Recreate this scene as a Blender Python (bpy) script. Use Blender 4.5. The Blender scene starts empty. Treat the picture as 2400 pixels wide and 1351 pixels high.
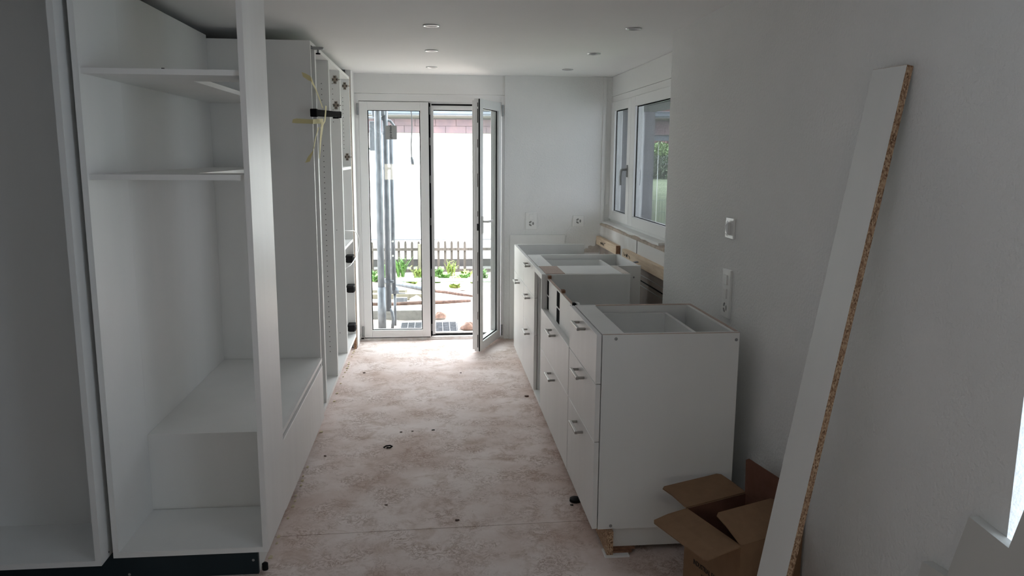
import bpy, bmesh, math, random
from mathutils import Vector, Matrix, noise
random.seed(7)
S = bpy.context.scene
COL = S.collection

# ------------------------------------------------------------------ camera
F, PITCH, YAW, ROLL, HC = 1840.645, 0.1679, 0.1005, 0.0065, 1.5173
cy, sy, cp, sp = math.cos(YAW), math.sin(YAW), math.cos(PITCH), math.sin(PITCH)
fwd = Vector((sy * cp, cy * cp, -sp)); rgt = Vector((cy, -sy, 0)); upv = rgt.cross(fwd)
r2 = math.cos(ROLL) * rgt + math.sin(ROLL) * upv
u2 = -math.sin(ROLL) * rgt + math.cos(ROLL) * upv
cam_d = bpy.data.cameras.new('camera'); cam = bpy.data.objects.new('camera', cam_d); COL.objects.link(cam)
cam_d.sensor_fit = 'HORIZONTAL'; cam_d.sensor_width = 36.0; cam_d.lens = F / 2400 * 36.0
cam_d.clip_start = 0.05; cam_d.clip_end = 300
m = Matrix.Identity(4)
for i in range(3):
    m[i][0] = r2[i]; m[i][1] = u2[i]; m[i][2] = -fwd[i]
m[0][3], m[1][3], m[2][3] = 0, 0, HC
cam.matrix_world = m
S.camera = cam

# ------------------------------------------------------------------ sky and light
W = bpy.data.worlds.new('overcast'); S.world = W; W.use_nodes = True
bg = W.node_tree.nodes['Background']
bg.inputs[0].default_value = (0.925, 0.955, 1.0, 1); bg.inputs[1].default_value = 3.0
S.view_settings.view_transform = 'Standard'; S.view_settings.look = 'None'
S.view_settings.gamma = 1.0; S.view_settings.use_curve_mapping = False
S.view_settings.exposure = 2.0
S.cycles.use_denoising = True
S.cycles.max_bounces = 10; S.cycles.diffuse_bounces = 7; S.cycles.transparent_max_bounces = 16
S.cycles.caustics_reflective = False; S.cycles.caustics_refractive = False

def portal(name, loc, rot, sx, sy_):
    d = bpy.data.lights.new(name, 'AREA'); d.shape = 'RECTANGLE'; d.size = sx; d.size_y = sy_
    d.cycles.is_portal = True
    o = bpy.data.objects.new(name, d); COL.objects.link(o); o.location = loc; o.rotation_euler = rot
    return o
# area portals only steer the sky sampling at the openings, the added rear one included (an area lamp points along its -Z)
portal('door_portal', (0.0, 6.56, 0.98), (-math.pi / 2, 0, 0), 1.16, 1.92)
portal('window_portal', (1.60, 5.38, 1.47), (0, math.pi / 2, 0), 0.95, 1.98)
portal('fill_window_portal', (-0.6, -2.78, 1.18), (math.pi / 2, 0, 0), 0.8, 0.36)
portal('stair_window_portal', (1.585, 0.78, 1.125), (0, math.pi / 2, 0), 1.35, 1.36)

# ------------------------------------------------------------------ materials
MATS = {}
def nodemat(name, color=(0.8, 0.8, 0.8), rough=0.5, metal=0.0, spec=0.5):
    mt = bpy.data.materials.new(name); mt.use_nodes = True
    b = mt.node_tree.nodes['Principled BSDF']
    b.inputs['Base Color'].default_value = (*color, 1); b.inputs['Roughness'].default_value = rough
    b.inputs['Metallic'].default_value = metal; b.inputs['Specular IOR Level'].default_value = spec
    MATS[name] = mt
    return mt, mt.node_tree.nodes, mt.node_tree.links, b
def coords(nt, scale=(1, 1, 1)):
    g = nt.nodes.new('ShaderNodeNewGeometry'); mp = nt.nodes.new('ShaderNodeMapping')
    mp.inputs['Scale'].default_value = scale
    nt.links.new(g.outputs['Position'], mp.inputs['Vector'])
    return mp.outputs['Vector']
def noisy(name, c0, c1, scale=20, rough=0.5, metal=0.0, bump=0.0, bscale=None, stretch=(1, 1, 1), lo=0.35, hi=0.65, detail=4, spec=0.5, dist=0.002):
    mt, N, L, b = nodemat(name, c0, rough, metal, spec)
    v = coords(mt.node_tree, stretch)
    n = N.new('ShaderNodeTexNoise'); n.inputs['Scale'].default_value = scale; n.inputs['Detail'].default_value = detail
    r = N.new('ShaderNodeValToRGB'); r.color_ramp.elements[0].position = lo; r.color_ramp.elements[1].position = hi
    r.color_ramp.elements[0].color = (*c0, 1); r.color_ramp.elements[1].color = (*c1, 1)
    L.new(v, n.inputs['Vector']); L.new(n.outputs['Fac'], r.inputs['Fac']); L.new(r.outputs['Color'], b.inputs['Base Color'])
    if bump:
        n2 = N.new('ShaderNodeTexNoise'); n2.inputs['Scale'].default_value = bscale or scale; n2.inputs['Detail'].default_value = 3
        bp = N.new('ShaderNodeBump'); bp.inputs['Strength'].default_value = bump; bp.inputs['Distance'].default_value = dist
        L.new(v, n2.inputs['Vector']); L.new(n2.outputs['Fac'], bp.inputs['Height']); L.new(bp.outputs['Normal'], b.inputs['Normal'])
    return mt
WHITE = noisy('white_melamine', (0.77, 0.775, 0.765), (0.80, 0.80, 0.79), 6, 0.42, bump=0.06, bscale=300, stretch=(1, 1, 0.15))
FRONT = noisy('white_front', (0.77, 0.76, 0.75), (0.80, 0.79, 0.78), 14, 0.38, bump=0.05, bscale=260, stretch=(1, 1, 0.1))
PLASTER = noisy('wall_plaster', (0.79, 0.795, 0.79), (0.82, 0.82, 0.815), 3, 0.85, bump=0.6, bscale=85, spec=0.2, dist=0.005)
CEIL = noisy('ceiling_paint', (0.86, 0.86, 0.86), (0.88, 0.88, 0.88), 2, 0.8, spec=0.2)
RAWWALL = noisy('raw_wall', (0.74, 0.73, 0.72), (0.60, 0.57, 0.55), 2.6, 0.9, bump=0.3, bscale=60, lo=0.45, hi=0.62, spec=0.2)
DIRTYP = noisy('mortar', (0.55, 0.46, 0.39), (0.42, 0.36, 0.31), 22, 0.95, bump=0.6, bscale=60, spec=0.1)
PVC = nodemat('window_frame_white', (0.80, 0.80, 0.80), 0.32)[0]
PAINTW = nodemat('painted_white', (0.80, 0.80, 0.79), 0.5)[0]
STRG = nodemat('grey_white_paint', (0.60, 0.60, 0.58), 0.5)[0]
BLACK = nodemat('black_rubber', (0.008, 0.008, 0.009), 0.95, 0, 0.03)[0]
BLACKP = nodemat('black_plastic', (0.014, 0.014, 0.015), 0.75, 0, 0.12)[0]
NAVY = noisy('dark_plinth', (0.010, 0.020, 0.026), (0.013, 0.024, 0.03), 8, 0.55, spec=0.3)
STEEL = noisy('brushed_steel', (0.46, 0.445, 0.42), (0.40, 0.39, 0.375), 200, 0.38, 1.0)
HINGEM = noisy('bronze_grey_metal', (0.30, 0.25, 0.21), (0.24, 0.20, 0.17), 60, 0.5, 0.5)
GREYMET = noisy('grey_metal', (0.36, 0.37, 0.37), (0.30, 0.31, 0.32), 60, 0.45, 0.8)
GALV = noisy('galvanised_steel', (0.11, 0.12, 0.138), (0.18, 0.195, 0.22), 30, 0.5, 0.35, stretch=(1, 1, 0.4))
MDF = noisy('brown_mdf', (0.54, 0.44, 0.39), (0.48, 0.38, 0.33), 60, 0.8, spec=0.2)
CHIP = None
def chipboard():
    mt, N, L, b = nodemat('chipboard', (0.5, 0.35, 0.22), 0.9, 0, 0.15)
    v = coords(mt.node_tree, (1, 1, 0.55))
    vo = N.new('ShaderNodeTexVoronoi'); vo.inputs['Scale'].default_value = 330
    r = N.new('ShaderNodeValToRGB'); e = r.color_ramp.elements
    e[0].position = 0.0; e[0].color = (0.10, 0.05, 0.03, 1); e[1].position = 1.0; e[1].color = (0.66, 0.50, 0.34, 1)
    x = r.color_ramp.elements.new(0.4); x.color = (0.36, 0.22, 0.14, 1)
    L.new(v, vo.inputs['Vector']); L.new(vo.outputs['Color'], r.inputs['Fac']); L.new(r.outputs['Color'], b.inputs['Base Color'])
    return mt
CHIP = chipboard()
RAWWOOD = noisy('spruce_batten', (0.72, 0.59, 0.45), (0.62, 0.48, 0.35), 9, 0.75, stretch=(6, 0.6, 8), spec=0.2)
ENDGRAIN = noisy('batten_end', (0.20, 0.10, 0.06), (0.28, 0.15, 0.09), 90, 0.9)
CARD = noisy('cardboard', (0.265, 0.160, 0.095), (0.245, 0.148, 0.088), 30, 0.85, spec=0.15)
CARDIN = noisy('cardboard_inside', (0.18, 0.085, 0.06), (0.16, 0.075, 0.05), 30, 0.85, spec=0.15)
INK = nodemat('black_ink', (0.012, 0.009, 0.008), 0.8)[0]
TAPE = nodemat('masking_tape', (0.74, 0.66, 0.36), 0.7)[0]
def stickermat():
    mt, N, L, b = nodemat('grey_sticker', (0.36, 0.37, 0.37), 0.7)
    t = N.new('ShaderNodeBsdfTranslucent'); t.inputs[0].default_value = (0.035, 0.036, 0.036, 1); ad = N.new('ShaderNodeAddShader')
    L.new(b.outputs[0], ad.inputs[0]); L.new(t.outputs[0], ad.inputs[1]); L.new(ad.outputs[0], N['Material Output'].inputs[0]); return mt
LABELG = stickermat()
CABLEW = nodemat('white_cable', (0.75, 0.75, 0.75), 0.5)[0]
CABLEG = nodemat('grey_cable', (0.10, 0.10, 0.11), 0.5)[0]
DARKHOLE = nodemat('dark_hole', (0.04, 0.04, 0.04), 0.9)[0]
SOCKETG = nodemat('socket_recess', (0.33, 0.33, 0.32), 0.6)[0]
PLASTW = nodemat('switch_plastic', (0.84, 0.84, 0.83), 0.28)[0]
CHROME = nodemat('satin_nickel', (0.52, 0.52, 0.53), 0.28, 1.0)[0]
LENS = nodemat('downlight_lens', (0.30, 0.30, 0.31), 0.3)[0]
FILM = nodemat('clear_film', (0.80, 0.82, 0.83), 0.08)[0]
GLUE = noisy('yellow_glue', (0.66, 0.58, 0.38), (0.60, 0.52, 0.36), 40, 0.8, bump=0.5)
def glassmat(name='clear_glass', tint=(0.93, 0.96, 0.95)):
    mt = bpy.data.materials.new(name); mt.use_nodes = True; N = mt.node_tree.nodes; L = mt.node_tree.links
    N.clear(); out = N.new('ShaderNodeOutputMaterial'); t = N.new('ShaderNodeBsdfTransparent'); g = N.new('ShaderNodeBsdfGlossy')
    t.inputs[0].default_value = (*tint, 1); g.inputs['Roughness'].default_value = 0.0
    fr = N.new('ShaderNodeFresnel'); ge = N.new('ShaderNodeNewGeometry'); io = N.new('ShaderNodeMath'); io.operation = 'MULTIPLY_ADD'
    io.inputs[1].default_value = 1 / 1.5 - 1.5; io.inputs[2].default_value = 1.5      # same reflectance on both faces of the pane
    L.new(ge.outputs['Backfacing'], io.inputs[0]); L.new(io.outputs[0], fr.inputs['IOR'])
    mx = N.new('ShaderNodeMixShader'); L.new(fr.outputs[0], mx.inputs[0]); L.new(t.outputs[0], mx.inputs[1]); L.new(g.outputs[0], mx.inputs[2])
    L.new(mx.outputs[0], out.inputs[0]); return mt
GLASS = glassmat()
DIMG = glassmat('dimming_grey_glass', (0.48, 0.495, 0.51)); STAIRG = glassmat('tinted_glass', (0.62, 0.655, 0.68))  # grey pane tints dim the daylight these windows let in
def floormat():
    mt, N, L, b = nodemat('dusty_screed', (0.6, 0.5, 0.45), 0.8, 0, 0.2)
    v = coords(mt.node_tree)
    def tex(scale, detail, rough=0.5, dist=0.0, vec=v):
        n = N.new('ShaderNodeTexNoise'); n.inputs['Scale'].default_value = scale; n.inputs['Detail'].default_value = detail
        n.inputs['Roughness'].default_value = rough; n.inputs['Distortion'].default_value = dist; L.new(vec, n.inputs['Vector']); return n.outputs['Fac']
    def ramp(fac, p0, p1, c0=(0, 0, 0), c1=(1, 1, 1)):
        r = N.new('ShaderNodeValToRGB'); r.color_ramp.elements[0].position = p0; r.color_ramp.elements[1].position = p1
        r.color_ramp.elements[0].color = (*c0, 1); r.color_ramp.elements[1].color = (*c1, 1); L.new(fac, r.inputs['Fac']); return r.outputs['Color']
    def math_(op, a, bb):
        m_ = N.new('ShaderNodeMath'); m_.operation = op
        for i, q in enumerate((a, bb)):
            if isinstance(q, (int, float)): m_.inputs[i].default_value = q
            elif q is not None: L.new(q, m_.inputs[i])
        return m_.outputs[0]
    def mix(fac, c0, c1):
        x = N.new('ShaderNodeMix'); x.data_type = 'RGBA'; L.new(fac, x.inputs[0])
        if isinstance(c0, tuple): x.inputs[6].default_value = (*c0, 1)
        else: L.new(c0, x.inputs[6])
        x.inputs[7].default_value = (*c1, 1); return x.outputs[2]
    base = ramp(tex(2.2, 8, 0.62), 0.36, 0.58, (0.62, 0.50, 0.45), (0.79, 0.70, 0.67))
    blotch = ramp(tex(7.0, 9, 0.72, 0.6), 0.52, 0.68)                       # soft brown scuffs
    col = mix(math_('MULTIPLY', blotch, 0.62), base, (0.42, 0.29, 0.215))
    vein = tex(24, 7, 0.68, 1.5)
    ridge = ramp(math_('ABSOLUTE', math_('SUBTRACT', vein, 0.5), None), 0.0, 0.055, (1, 1, 1), (0, 0, 0))
    mask = ramp(tex(5.5, 6, 0.65), 0.44, 0.60)
    col = mix(math_('MULTIPLY', math_('MULTIPLY', ridge, mask), 0.75), col, (0.29, 0.175, 0.12))
    speck = ramp(tex(75, 3, 0.6), 0.66, 0.74)
    col = mix(math_('MULTIPLY', speck, 0.55), col, (0.25, 0.17, 0.13))
    L.new(col, b.inputs['Base Color'])
    bp = N.new('ShaderNodeBump'); bp.inputs['Strength'].default_value = 0.3; bp.inputs['Distance'].default_value = 0.003
    L.new(vein, bp.inputs['Height']); L.new(bp.outputs['Normal'], b.inputs['Normal'])
    return mt
FLOOR = floormat()
# outdoors
SOIL = noisy('pale_soil', (0.42, 0.35, 0.29), (0.52, 0.46, 0.41), 5, 0.95, bump=0.8, bscale=18, spec=0.1, dist=0.02)
LAWN = noisy('lawn', (0.24, 0.30, 0.19), (0.31, 0.37, 0.24), 3, 0.95, bump=0.6, bscale=60, spec=0.1, dist=0.02)
RENDER_W = noisy('white_render', (0.86, 0.86, 0.83), (0.84, 0.84, 0.80), 4, 0.9, spec=0.1)
SHINGLE = noisy('red_shingle', (0.195, 0.145, 0.153), (0.15, 0.122, 0.136), 7, 0.85, spec=0.15)
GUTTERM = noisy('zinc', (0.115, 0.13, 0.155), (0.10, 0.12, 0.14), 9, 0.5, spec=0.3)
SOFFIT = nodemat('soffit_board', (0.17, 0.165, 0.15), 0.8)[0]
ROOFM = nodemat('roof_tiles', (0.12, 0.07, 0.06), 0.9)[0]
OLDWOOD = noisy('weathered_wood', (0.060, 0.054, 0.047), (0.105, 0.092, 0.082), 12, 0.9, stretch=(3, 3, 0.4), spec=0.1)
OLDWOOD2 = noisy('pale_post_wood', (0.15, 0.14, 0.105), (0.20, 0.185, 0.15), 12, 0.9, stretch=(3, 3, 0.4), spec=0.1)
CONC = noisy('concrete', (0.15, 0.15, 0.145), (0.20, 0.20, 0.19), 25, 0.95, bump=0.4, bscale=80, spec=0.1)
LEAF1 = nodemat('leaf_green', (0.10, 0.22, 0.05), 0.6)[0]
LEAF2 = nodemat('leaf_yellow_green', (0.20, 0.27, 0.06), 0.6)[0]
LEAFD = nodemat('leaf_dark', (0.11, 0.15, 0.10), 0.7)[0]
LEAFB = nodemat('leaf_bright', (0.26, 0.38, 0.16), 0.6)[0]
LEAFR = nodemat('leaf_red', (0.27, 0.15, 0.145), 0.7)[0]
BARK = noisy('bark', (0.055, 0.032, 0.025), (0.12, 0.075, 0.058), 30, 0.9, bump=0.6)
PIPEP = nodemat('pale_pipe', (0.30, 0.37, 0.33), 0.5)[0]
RAG = noisy('clay_rag', (0.24, 0.15, 0.115), (0.14, 0.09, 0.07), 30, 0.9)
EXTW = noisy('outer_timber', (0.20, 0.205, 0.22), (0.27, 0.27, 0.285), 10, 0.8, stretch=(4, 4, 0.5), spec=0.2)

# ------------------------------------------------------------------ mesh helpers
WL = {}
class MB:
    def __init__(s): s.v = []; s.f = []
    def add(s, vs, fs):
        o = len(s.v); s.v += [Vector(p) for p in vs]; s.f += [tuple(i + o for i in f) for f in fs]; return s
    def box(s, x0, x1, y0, y1, z0, z1):
        if x0 > x1: x0, x1 = x1, x0
        if y0 > y1: y0, y1 = y1, y0
        if z0 > z1: z0, z1 = z1, z0
        return s.add([(x0, y0, z0), (x1, y0, z0), (x1, y1, z0), (x0, y1, z0), (x0, y0, z1), (x1, y0, z1), (x1, y1, z1), (x0, y1, z1)],
                     [(0, 3, 2, 1), (4, 5, 6, 7), (0, 1, 5, 4), (1, 2, 6, 5), (2, 3, 7, 6), (3, 0, 4, 7)])
    def prism(s, poly, axis, a0, a1):
        n = len(poly)
        def P(p, a):
            return {'x': (a, p[0], p[1]), 'y': (p[0], a, p[1]), 'z': (p[0], p[1], a)}[axis]
        vs = [P(p, a0) for p in poly] + [P(p, a1) for p in poly]
        fs = [tuple(range(n))[::-1], tuple(range(n, 2 * n))] + [(i, (i + 1) % n, n + (i + 1) % n, n + i) for i in range(n)]
        return s.add(vs, fs)
    def slab(s, quad, nrm):
        """thin solid from a list of corner points pushed along nrm"""
        nrm = Vector(nrm); n = len(quad); q = [Vector(p) for p in quad]
        return s.add(q + [p + nrm for p in q], [tuple(range(n)), tuple(range(2 * n - 1, n - 1, -1))] + [(i, i + n, (i + 1) % n + n, (i + 1) % n) for i in range(n)])
    def tube(s, pts, r, n=10, caps=True):
        pts = [Vector(p) for p in pts]; rings = []; prev = None
        rr = r if isinstance(r, (list, tuple)) else [r] * len(pts)
        base = len(s.v)
        for i, p in enumerate(pts):
            t = (pts[min(i + 1, len(pts) - 1)] - pts[max(i - 1, 0)]).normalized()
            if prev is None:
                a = Vector((0, 0, 1)) if abs(t.z) < 0.9 else Vector((1, 0, 0)); u = t.cross(a).normalized()
            else:
                u = (prev - t * prev.dot(t)).normalized()
            prev = u; w = t.cross(u)
            s.v += [p + (u * math.cos(2 * math.pi * k / n) + w * math.sin(2 * math.pi * k / n)) * rr[i] for k in range(n)]
        for i in range(len(pts) - 1):
            for k in range(n):
                a = base + i * n + k; b = base + i * n + (k + 1) % n
                s.f.append((a, b, b + n, a + n))
        if caps:
            s.f.append(tuple(base + k for k in range(n))[::-1]); e = base + (len(pts) - 1) * n; s.f.append(tuple(e + k for k in range(n)))
        return s
    def cyl(s, p0, p1, r, n=14): return s.tube([p0, p1], r, n)
    def lathe(s, c, prof, n=24, axis=Vector((0, 0, 1))):
        """prof: list of (radius, height) revolved about axis through c"""
        axis = Vector(axis).normalized(); a = Vector((1, 0, 0)) if abs(axis.x) < 0.9 else Vector((0, 1, 0))
        u = axis.cross(a).normalized(); w = axis.cross(u); c = Vector(c); base = len(s.v)
        for r, h in prof:
            s.v += [c + axis * h + (u * math.cos(2 * math.pi * k / n) + w * math.sin(2 * math.pi * k / n)) * r for k in range(n)]
        for i in range(len(prof) - 1):
            for k in range(n):
                p = base + i * n + k; q = base + i * n + (k + 1) % n; s.f.append((p, q, q + n, p + n))
        return s
    def disc(s, c, r, nrm, n=12):
        return s.lathe(c, [(r, 0), (0.00001, 0)], n, nrm)
    def xf(s, M):
        s.v = [M @ p for p in s.v]; return s
    def build(s, name, mat, parent=None, smooth=False, bevel=0.0, loc=None):
        o0 = Vector((0, 0, 0))
        if parent is not None: o0 = WL[parent.name]
        elif loc is not None: o0 = Vector(loc)
        elif s.v:
            xs = [p.x for p in s.v]; ys = [p.y for p in s.v]; zs = [p.z for p in s.v]
            o0 = Vector(((min(xs) + max(xs)) / 2, (min(ys) + max(ys)) / 2, min(zs)))
        me = bpy.data.meshes.new(name); me.from_pydata([tuple(p - o0) for p in s.v], [], s.f); me.validate()
        bm = bmesh.new(); bm.from_mesh(me)
        bmesh.ops.recalc_face_normals(bm, faces=bm.faces)
        if bevel:
            bmesh.ops.bevel(bm, geom=[e for e in bm.edges if e.calc_face_angle(0) > 0.6], offset=bevel, segments=1, affect='EDGES', clamp_overlap=True)
        bm.to_mesh(me); bm.free()
        if smooth:
            for p in me.polygons: p.use_smooth = True
        me.materials.append(mat)
        ob = bpy.data.objects.new(name, me); COL.objects.link(ob)
        if parent is not None: ob.parent = parent; WL[ob.name] = o0.copy()
        else: ob.location = o0; WL[ob.name] = o0.copy()
        return ob
def tag(o, label=None, cat=None, group=None, kind=None):
    if label: o['label'] = label
    if cat: o['category'] = cat
    if group: o['group'] = group
    if kind: o['kind'] = kind
    return o
def thing(name, label, cat, loc, group=None, kind=None):
    o = bpy.data.objects.new(name, None); COL.objects.link(o); o.location = loc; o.empty_display_size = 0.1
    WL[o.name] = Vector(loc); return tag(o, label, cat, group, kind)
def struct(o, label=None): o['kind'] = 'structure'; (label and o.__setitem__('label', label)); return o
def structroot(name, loc): o = thing(name, None, None, loc); o['kind'] = 'structure'; return o
def copy_thing(root, delta, label=None):
    r = root.copy(); COL.objects.link(r); r.location = root.location + Vector(delta); WL[r.name] = Vector(r.location)
    if label: r['label'] = label
    for ch in [c for c in bpy.data.objects if c.parent == root]:
        c = ch.copy(); COL.objects.link(c); c.parent = r
        for g in [x for x in bpy.data.objects if x.parent == ch]:
            d = g.copy(); COL.objects.link(d); d.parent = c
    return r
def textmesh(name, body, size, mat, parent, M, extrude=0.0004):
    cu = bpy.data.curves.new(name, 'FONT'); cu.body = body; cu.size = size; cu.extrude = extrude; cu.align_x = 'LEFT'; cu.offset = size * 0.012
    t = bpy.data.objects.new('t', cu); COL.objects.link(t)
    dg = bpy.context.evaluated_depsgraph_get(); me = bpy.data.meshes.new_from_object(t.evaluated_get(dg))
    bpy.data.objects.remove(t)
    o0 = WL[parent.name]
    me.transform(Matrix.Translation(-o0) @ M); me.materials.clear(); me.materials.append(mat)
    ob = bpy.data.objects.new(name, me); COL.objects.link(ob); ob.parent = parent; WL[ob.name] = o0.copy()
    return ob

# ------------------------------------------------------------------ the room shell
ZC = 2.138; XR = 1.222; YB = 6.385
def seamY(x): return 3.034 + 0.0252 * x
fl = MB().prism([(-2.6, seamY(-2.6) + 0.0025), (1.76, seamY(1.76) + 0.0025), (1.76, 6.56), (-2.6, 6.56)], 'z', -0.12, 0.0)
struct(fl.build('floor', FLOOR))
struct(MB().prism([(-2.6, -2.8), (1.76, -2.8), (1.76, seamY(1.76) - 0.002), (-2.6, seamY(-2.6) - 0.002)], 'z', -0.12, 0.0).build('floor', FLOOR))
struct(MB().box(-2.7, 1.8, -2.9, 6.6, -0.16, -0.12).build('floor', DARKHOLE))
# ceiling: the main sheet, and the strip beyond the joint over the window
c = MB()
c.box(-2.6, 1.287, -2.8, 6.56, ZC, ZC + 0.1)
struct(c.build('ceiling', CEIL))
struct(MB().box(1.2905, 1.76, -2.8, 6.56, ZC + 0.002, ZC + 0.1).build('ceiling', CEIL))
struct(MB().box(1.28, 1.30, -2.8, 6.56, ZC + 0.1, ZC + 0.14).build('ceiling', DARKHOLE))
struct(MB().box(-2.7, 3.1, -2.9, 6.9, ZC + 0.14, ZC + 0.3).build('roof', CONC))  # overhang past the right wall added to cut sky light at the window
# walls
struct(MB().box(-2.6, -2.45, -2.8, 6.6, -0.1, ZC + 0.1).build('wall_left', PLASTER))
w = MB(); w.box(XR, 1.60, 1.463, 4.05, 0, ZC); w.box(XR, 1.60, -2.8, 0.10, 0, ZC)     # window opening beside the stair
w.box(XR, 1.60, 0.10, 1.463, 0, 0.45); w.box(XR, 1.60, 0.10, 1.463, 1.80, ZC)
struct(w.build('wall_right', PLASTER))
WR = structroot('wall_right_window', (1.6, 5.2, 0))
MB().box(1.373, 1.62, 4.05, YB, 0.78, 0.955).build('apron', RAWWALL, WR)
MB().box(1.374, 1.62, 4.05, YB, 0, 0.78).build('bare_masonry', noisy('bare_masonry', (0.40, 0.35, 0.32), (0.31, 0.27, 0.25), 5, 0.95, bump=0.5, bscale=40, spec=0.1), WR)
MB().box(1.446, 1.62, 4.05, 4.40, 0.955, 1.985).build('near_pier', PLASTER, WR)
MB().box(1.445, 1.62, 4.05, YB, 1.985, ZC).build('shutter_box', PAINTW, WR)
MB().box(1.449, 1.62, 4.05, YB, 1.94, 1.983).build('head_panel', PAINTW, WR)
lg = MB()
ys = [4.05 + i * 0.09 for i in range(27)]
prof = [(y if y < YB else YB, 0.968 + 0.010 * noise.noise((y * 7, 1.3, 0)), 1.371 + 0.004 * noise.noise((y * 9, 7, 1))) for y in ys]
for i in range(len(prof) - 1):
    (a, za, xa), (b, zb_, xb) = prof[i], prof[i + 1]
    lg.add([(xa, a, 0.950), (1.46, a, 0.950), (1.46, a, za + 0.008), (xa, a, za), (xb, b, 0.950), (1.46, b, 0.950), (1.46, b, zb_ + 0.008), (xb, b, zb_)],
           [(3, 2, 6, 7), (0, 3, 7, 4), (0, 4, 5, 1)])
lg.build('raw_ledge', DIRTYP, WR)
MB().box(1.386, 1.46, 4.73, YB, 0.958, 0.9835).build('white_sill', PAINTW, WR)
MB().box(1.371, 1.3735, 5.185, 5.192, 0.5, 0.955).build('joint', DARKHOLE, WR)
for zz, rr in ((0.697, 0.006), (0.665, 0.004), (0.735, 0.004)): MB().tube([(1.3715, 4.06, zz), (1.3715, 6.2, zz)], rr * 0.7, 8).build('conduit', BLACKP if rr > 0.005 else GREYMET, WR)
# far wall right of the door, wall behind the tall cabinets
WB = structroot('wall_back', (1.0, 6.45, 0))
MB().box(0.577, 1.75, YB, 6.60, 0, ZC).build('plaster_panel', PLASTER, WB)
patch = MB(); pts = [(1.229, 0.722), (1.234, 0.746), (1.252, 0.752), (1.258, 0.760), (1.274, 0.757), (1.278, 0.776), (1.296, 0.781), (1.318, 0.774), (1.334, 0.778), (1.337, 0.812), (1.342, 0.833), (1.352, 0.838), (1.358, 0.82), (1.366, 0.79), (1.368, 0.722)]
patch.prism(pts, 'y', YB - 0.004, YB + 0.002); patch.build('mortar_patch', noisy('grey_mortar', (0.55, 0.51, 0.47), (0.42, 0.38, 0.35), 22, 0.95, bump=0.6, bscale=60, spec=0.1), WB)
struct(MB().box(-2.6, -0.603, YB + 0.012, 6.60, 0, ZC).build('wall_back', PLASTER))
struct(MB().box(-0.645, -0.605, 6.16, YB + 0.02, 0, ZC).build('trim_1', PAINTW))
struct(MB().box(1.373, 1.396, YB - 0.014, YB, 0.975, ZC).build('trim_2', PAINTW))
# rear of the room, behind the camera, with an added opening for fill
w = MB(); w.box(-2.6, -1.0, -2.8, -2.65, 0, ZC); w.box(-0.2, 1.3, -2.8, -2.65, 0, ZC); w.box(-1.0, -0.2, -2.8, -2.65, 0, 1.0); w.box(-1.0, -0.2, -2.8, -2.65, 1.36, ZC)
struct(w.build('wall_rear', PLASTER))
W3 = structroot('fill_window', (-0.6, -2.72, 1.0))  # unseen window added to let in warm fill light
f = MB(); f.box(-1.0, -0.96, -2.75, -2.70, 1.0, 1.36); f.box(-0.24, -0.2, -2.75, -2.70, 1.0, 1.36); f.box(-0.96, -0.24, -2.75, -2.70, 1.0, 1.03); f.box(-0.96, -0.24, -2.75, -2.70, 1.33, 1.36)
f.build('frame', PVC, W3); MB().box(-0.965, -0.235, -2.73, -2.724, 1.025, 1.335).build('glass', glassmat('warm_fill_glass', (0.95, 0.89, 0.78)), W3)
struct(MB().box(-2.45, -0.98, 1.40, 1.50, 0, ZC).build('shade_wall', PLASTER))  # unseen partition added to shade the far-left unit from the rear fill

# ------------------------------------------------------------------ glazed door
YD = 6.40
D1 = structroot('door_1', (0, YD, 0))
fr = MB()
fr.box(-0.603, -0.575, YD, YD + 0.09, 0, 1.985)              # hinge jamb left
fr.box(0.552, 0.580, YD - 0.005, YD + 0.09, 0, 1.985)         # hinge jamb right
fr.box(-0.603, 0.580, YD + 0.03, YD + 0.09, 1.868, 1.955)     # head
fr.box(-0.603, 0.580, YD + 0.002, YD + 0.05, 1.930, 1.985)
fr.box(-0.575, -0.545, YD + 0.035, YD + 0.09, 0, 1.93); fr.box(0.52, 0.552, YD + 0.035, YD + 0.09, 0, 1.93)
fr.build('frame', PVC, D1)
MB().box(-0.603, 0.577, YD + 0.004, YD + 0.12, 1.988, ZC).build('head_panel', PAINTW, D1)
th = MB(); th.box(-0.603, 0.58, YD - 0.012, YD + 0.03, 0, 0.012); th.box(-0.60, 0.578, YD + 0.0, YD + 0.09, 0, 0.024); th.box(-0.6, 0.578, YD + 0.055, YD + 0.10, 0.024, 0.045)
th.build('threshold', noisy('dusty_threshold', (0.62, 0.56, 0.53), (0.75, 0.73, 0.72), 25, 0.6), D1)
sl = MB(); sl.box(-0.005, 0.54, YD + 0.027, YD + 0.031, 1.902, 1.914); sl.box(-0.005, 0.54, YD + 0.05, YD + 0.07, 1.862, 1.868); sl.box(-0.005, 0.54, YD + 0.042, YD + 0.055, 0.026, 0.036)
sl.build('frame_seal', BLACK, D1)
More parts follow.
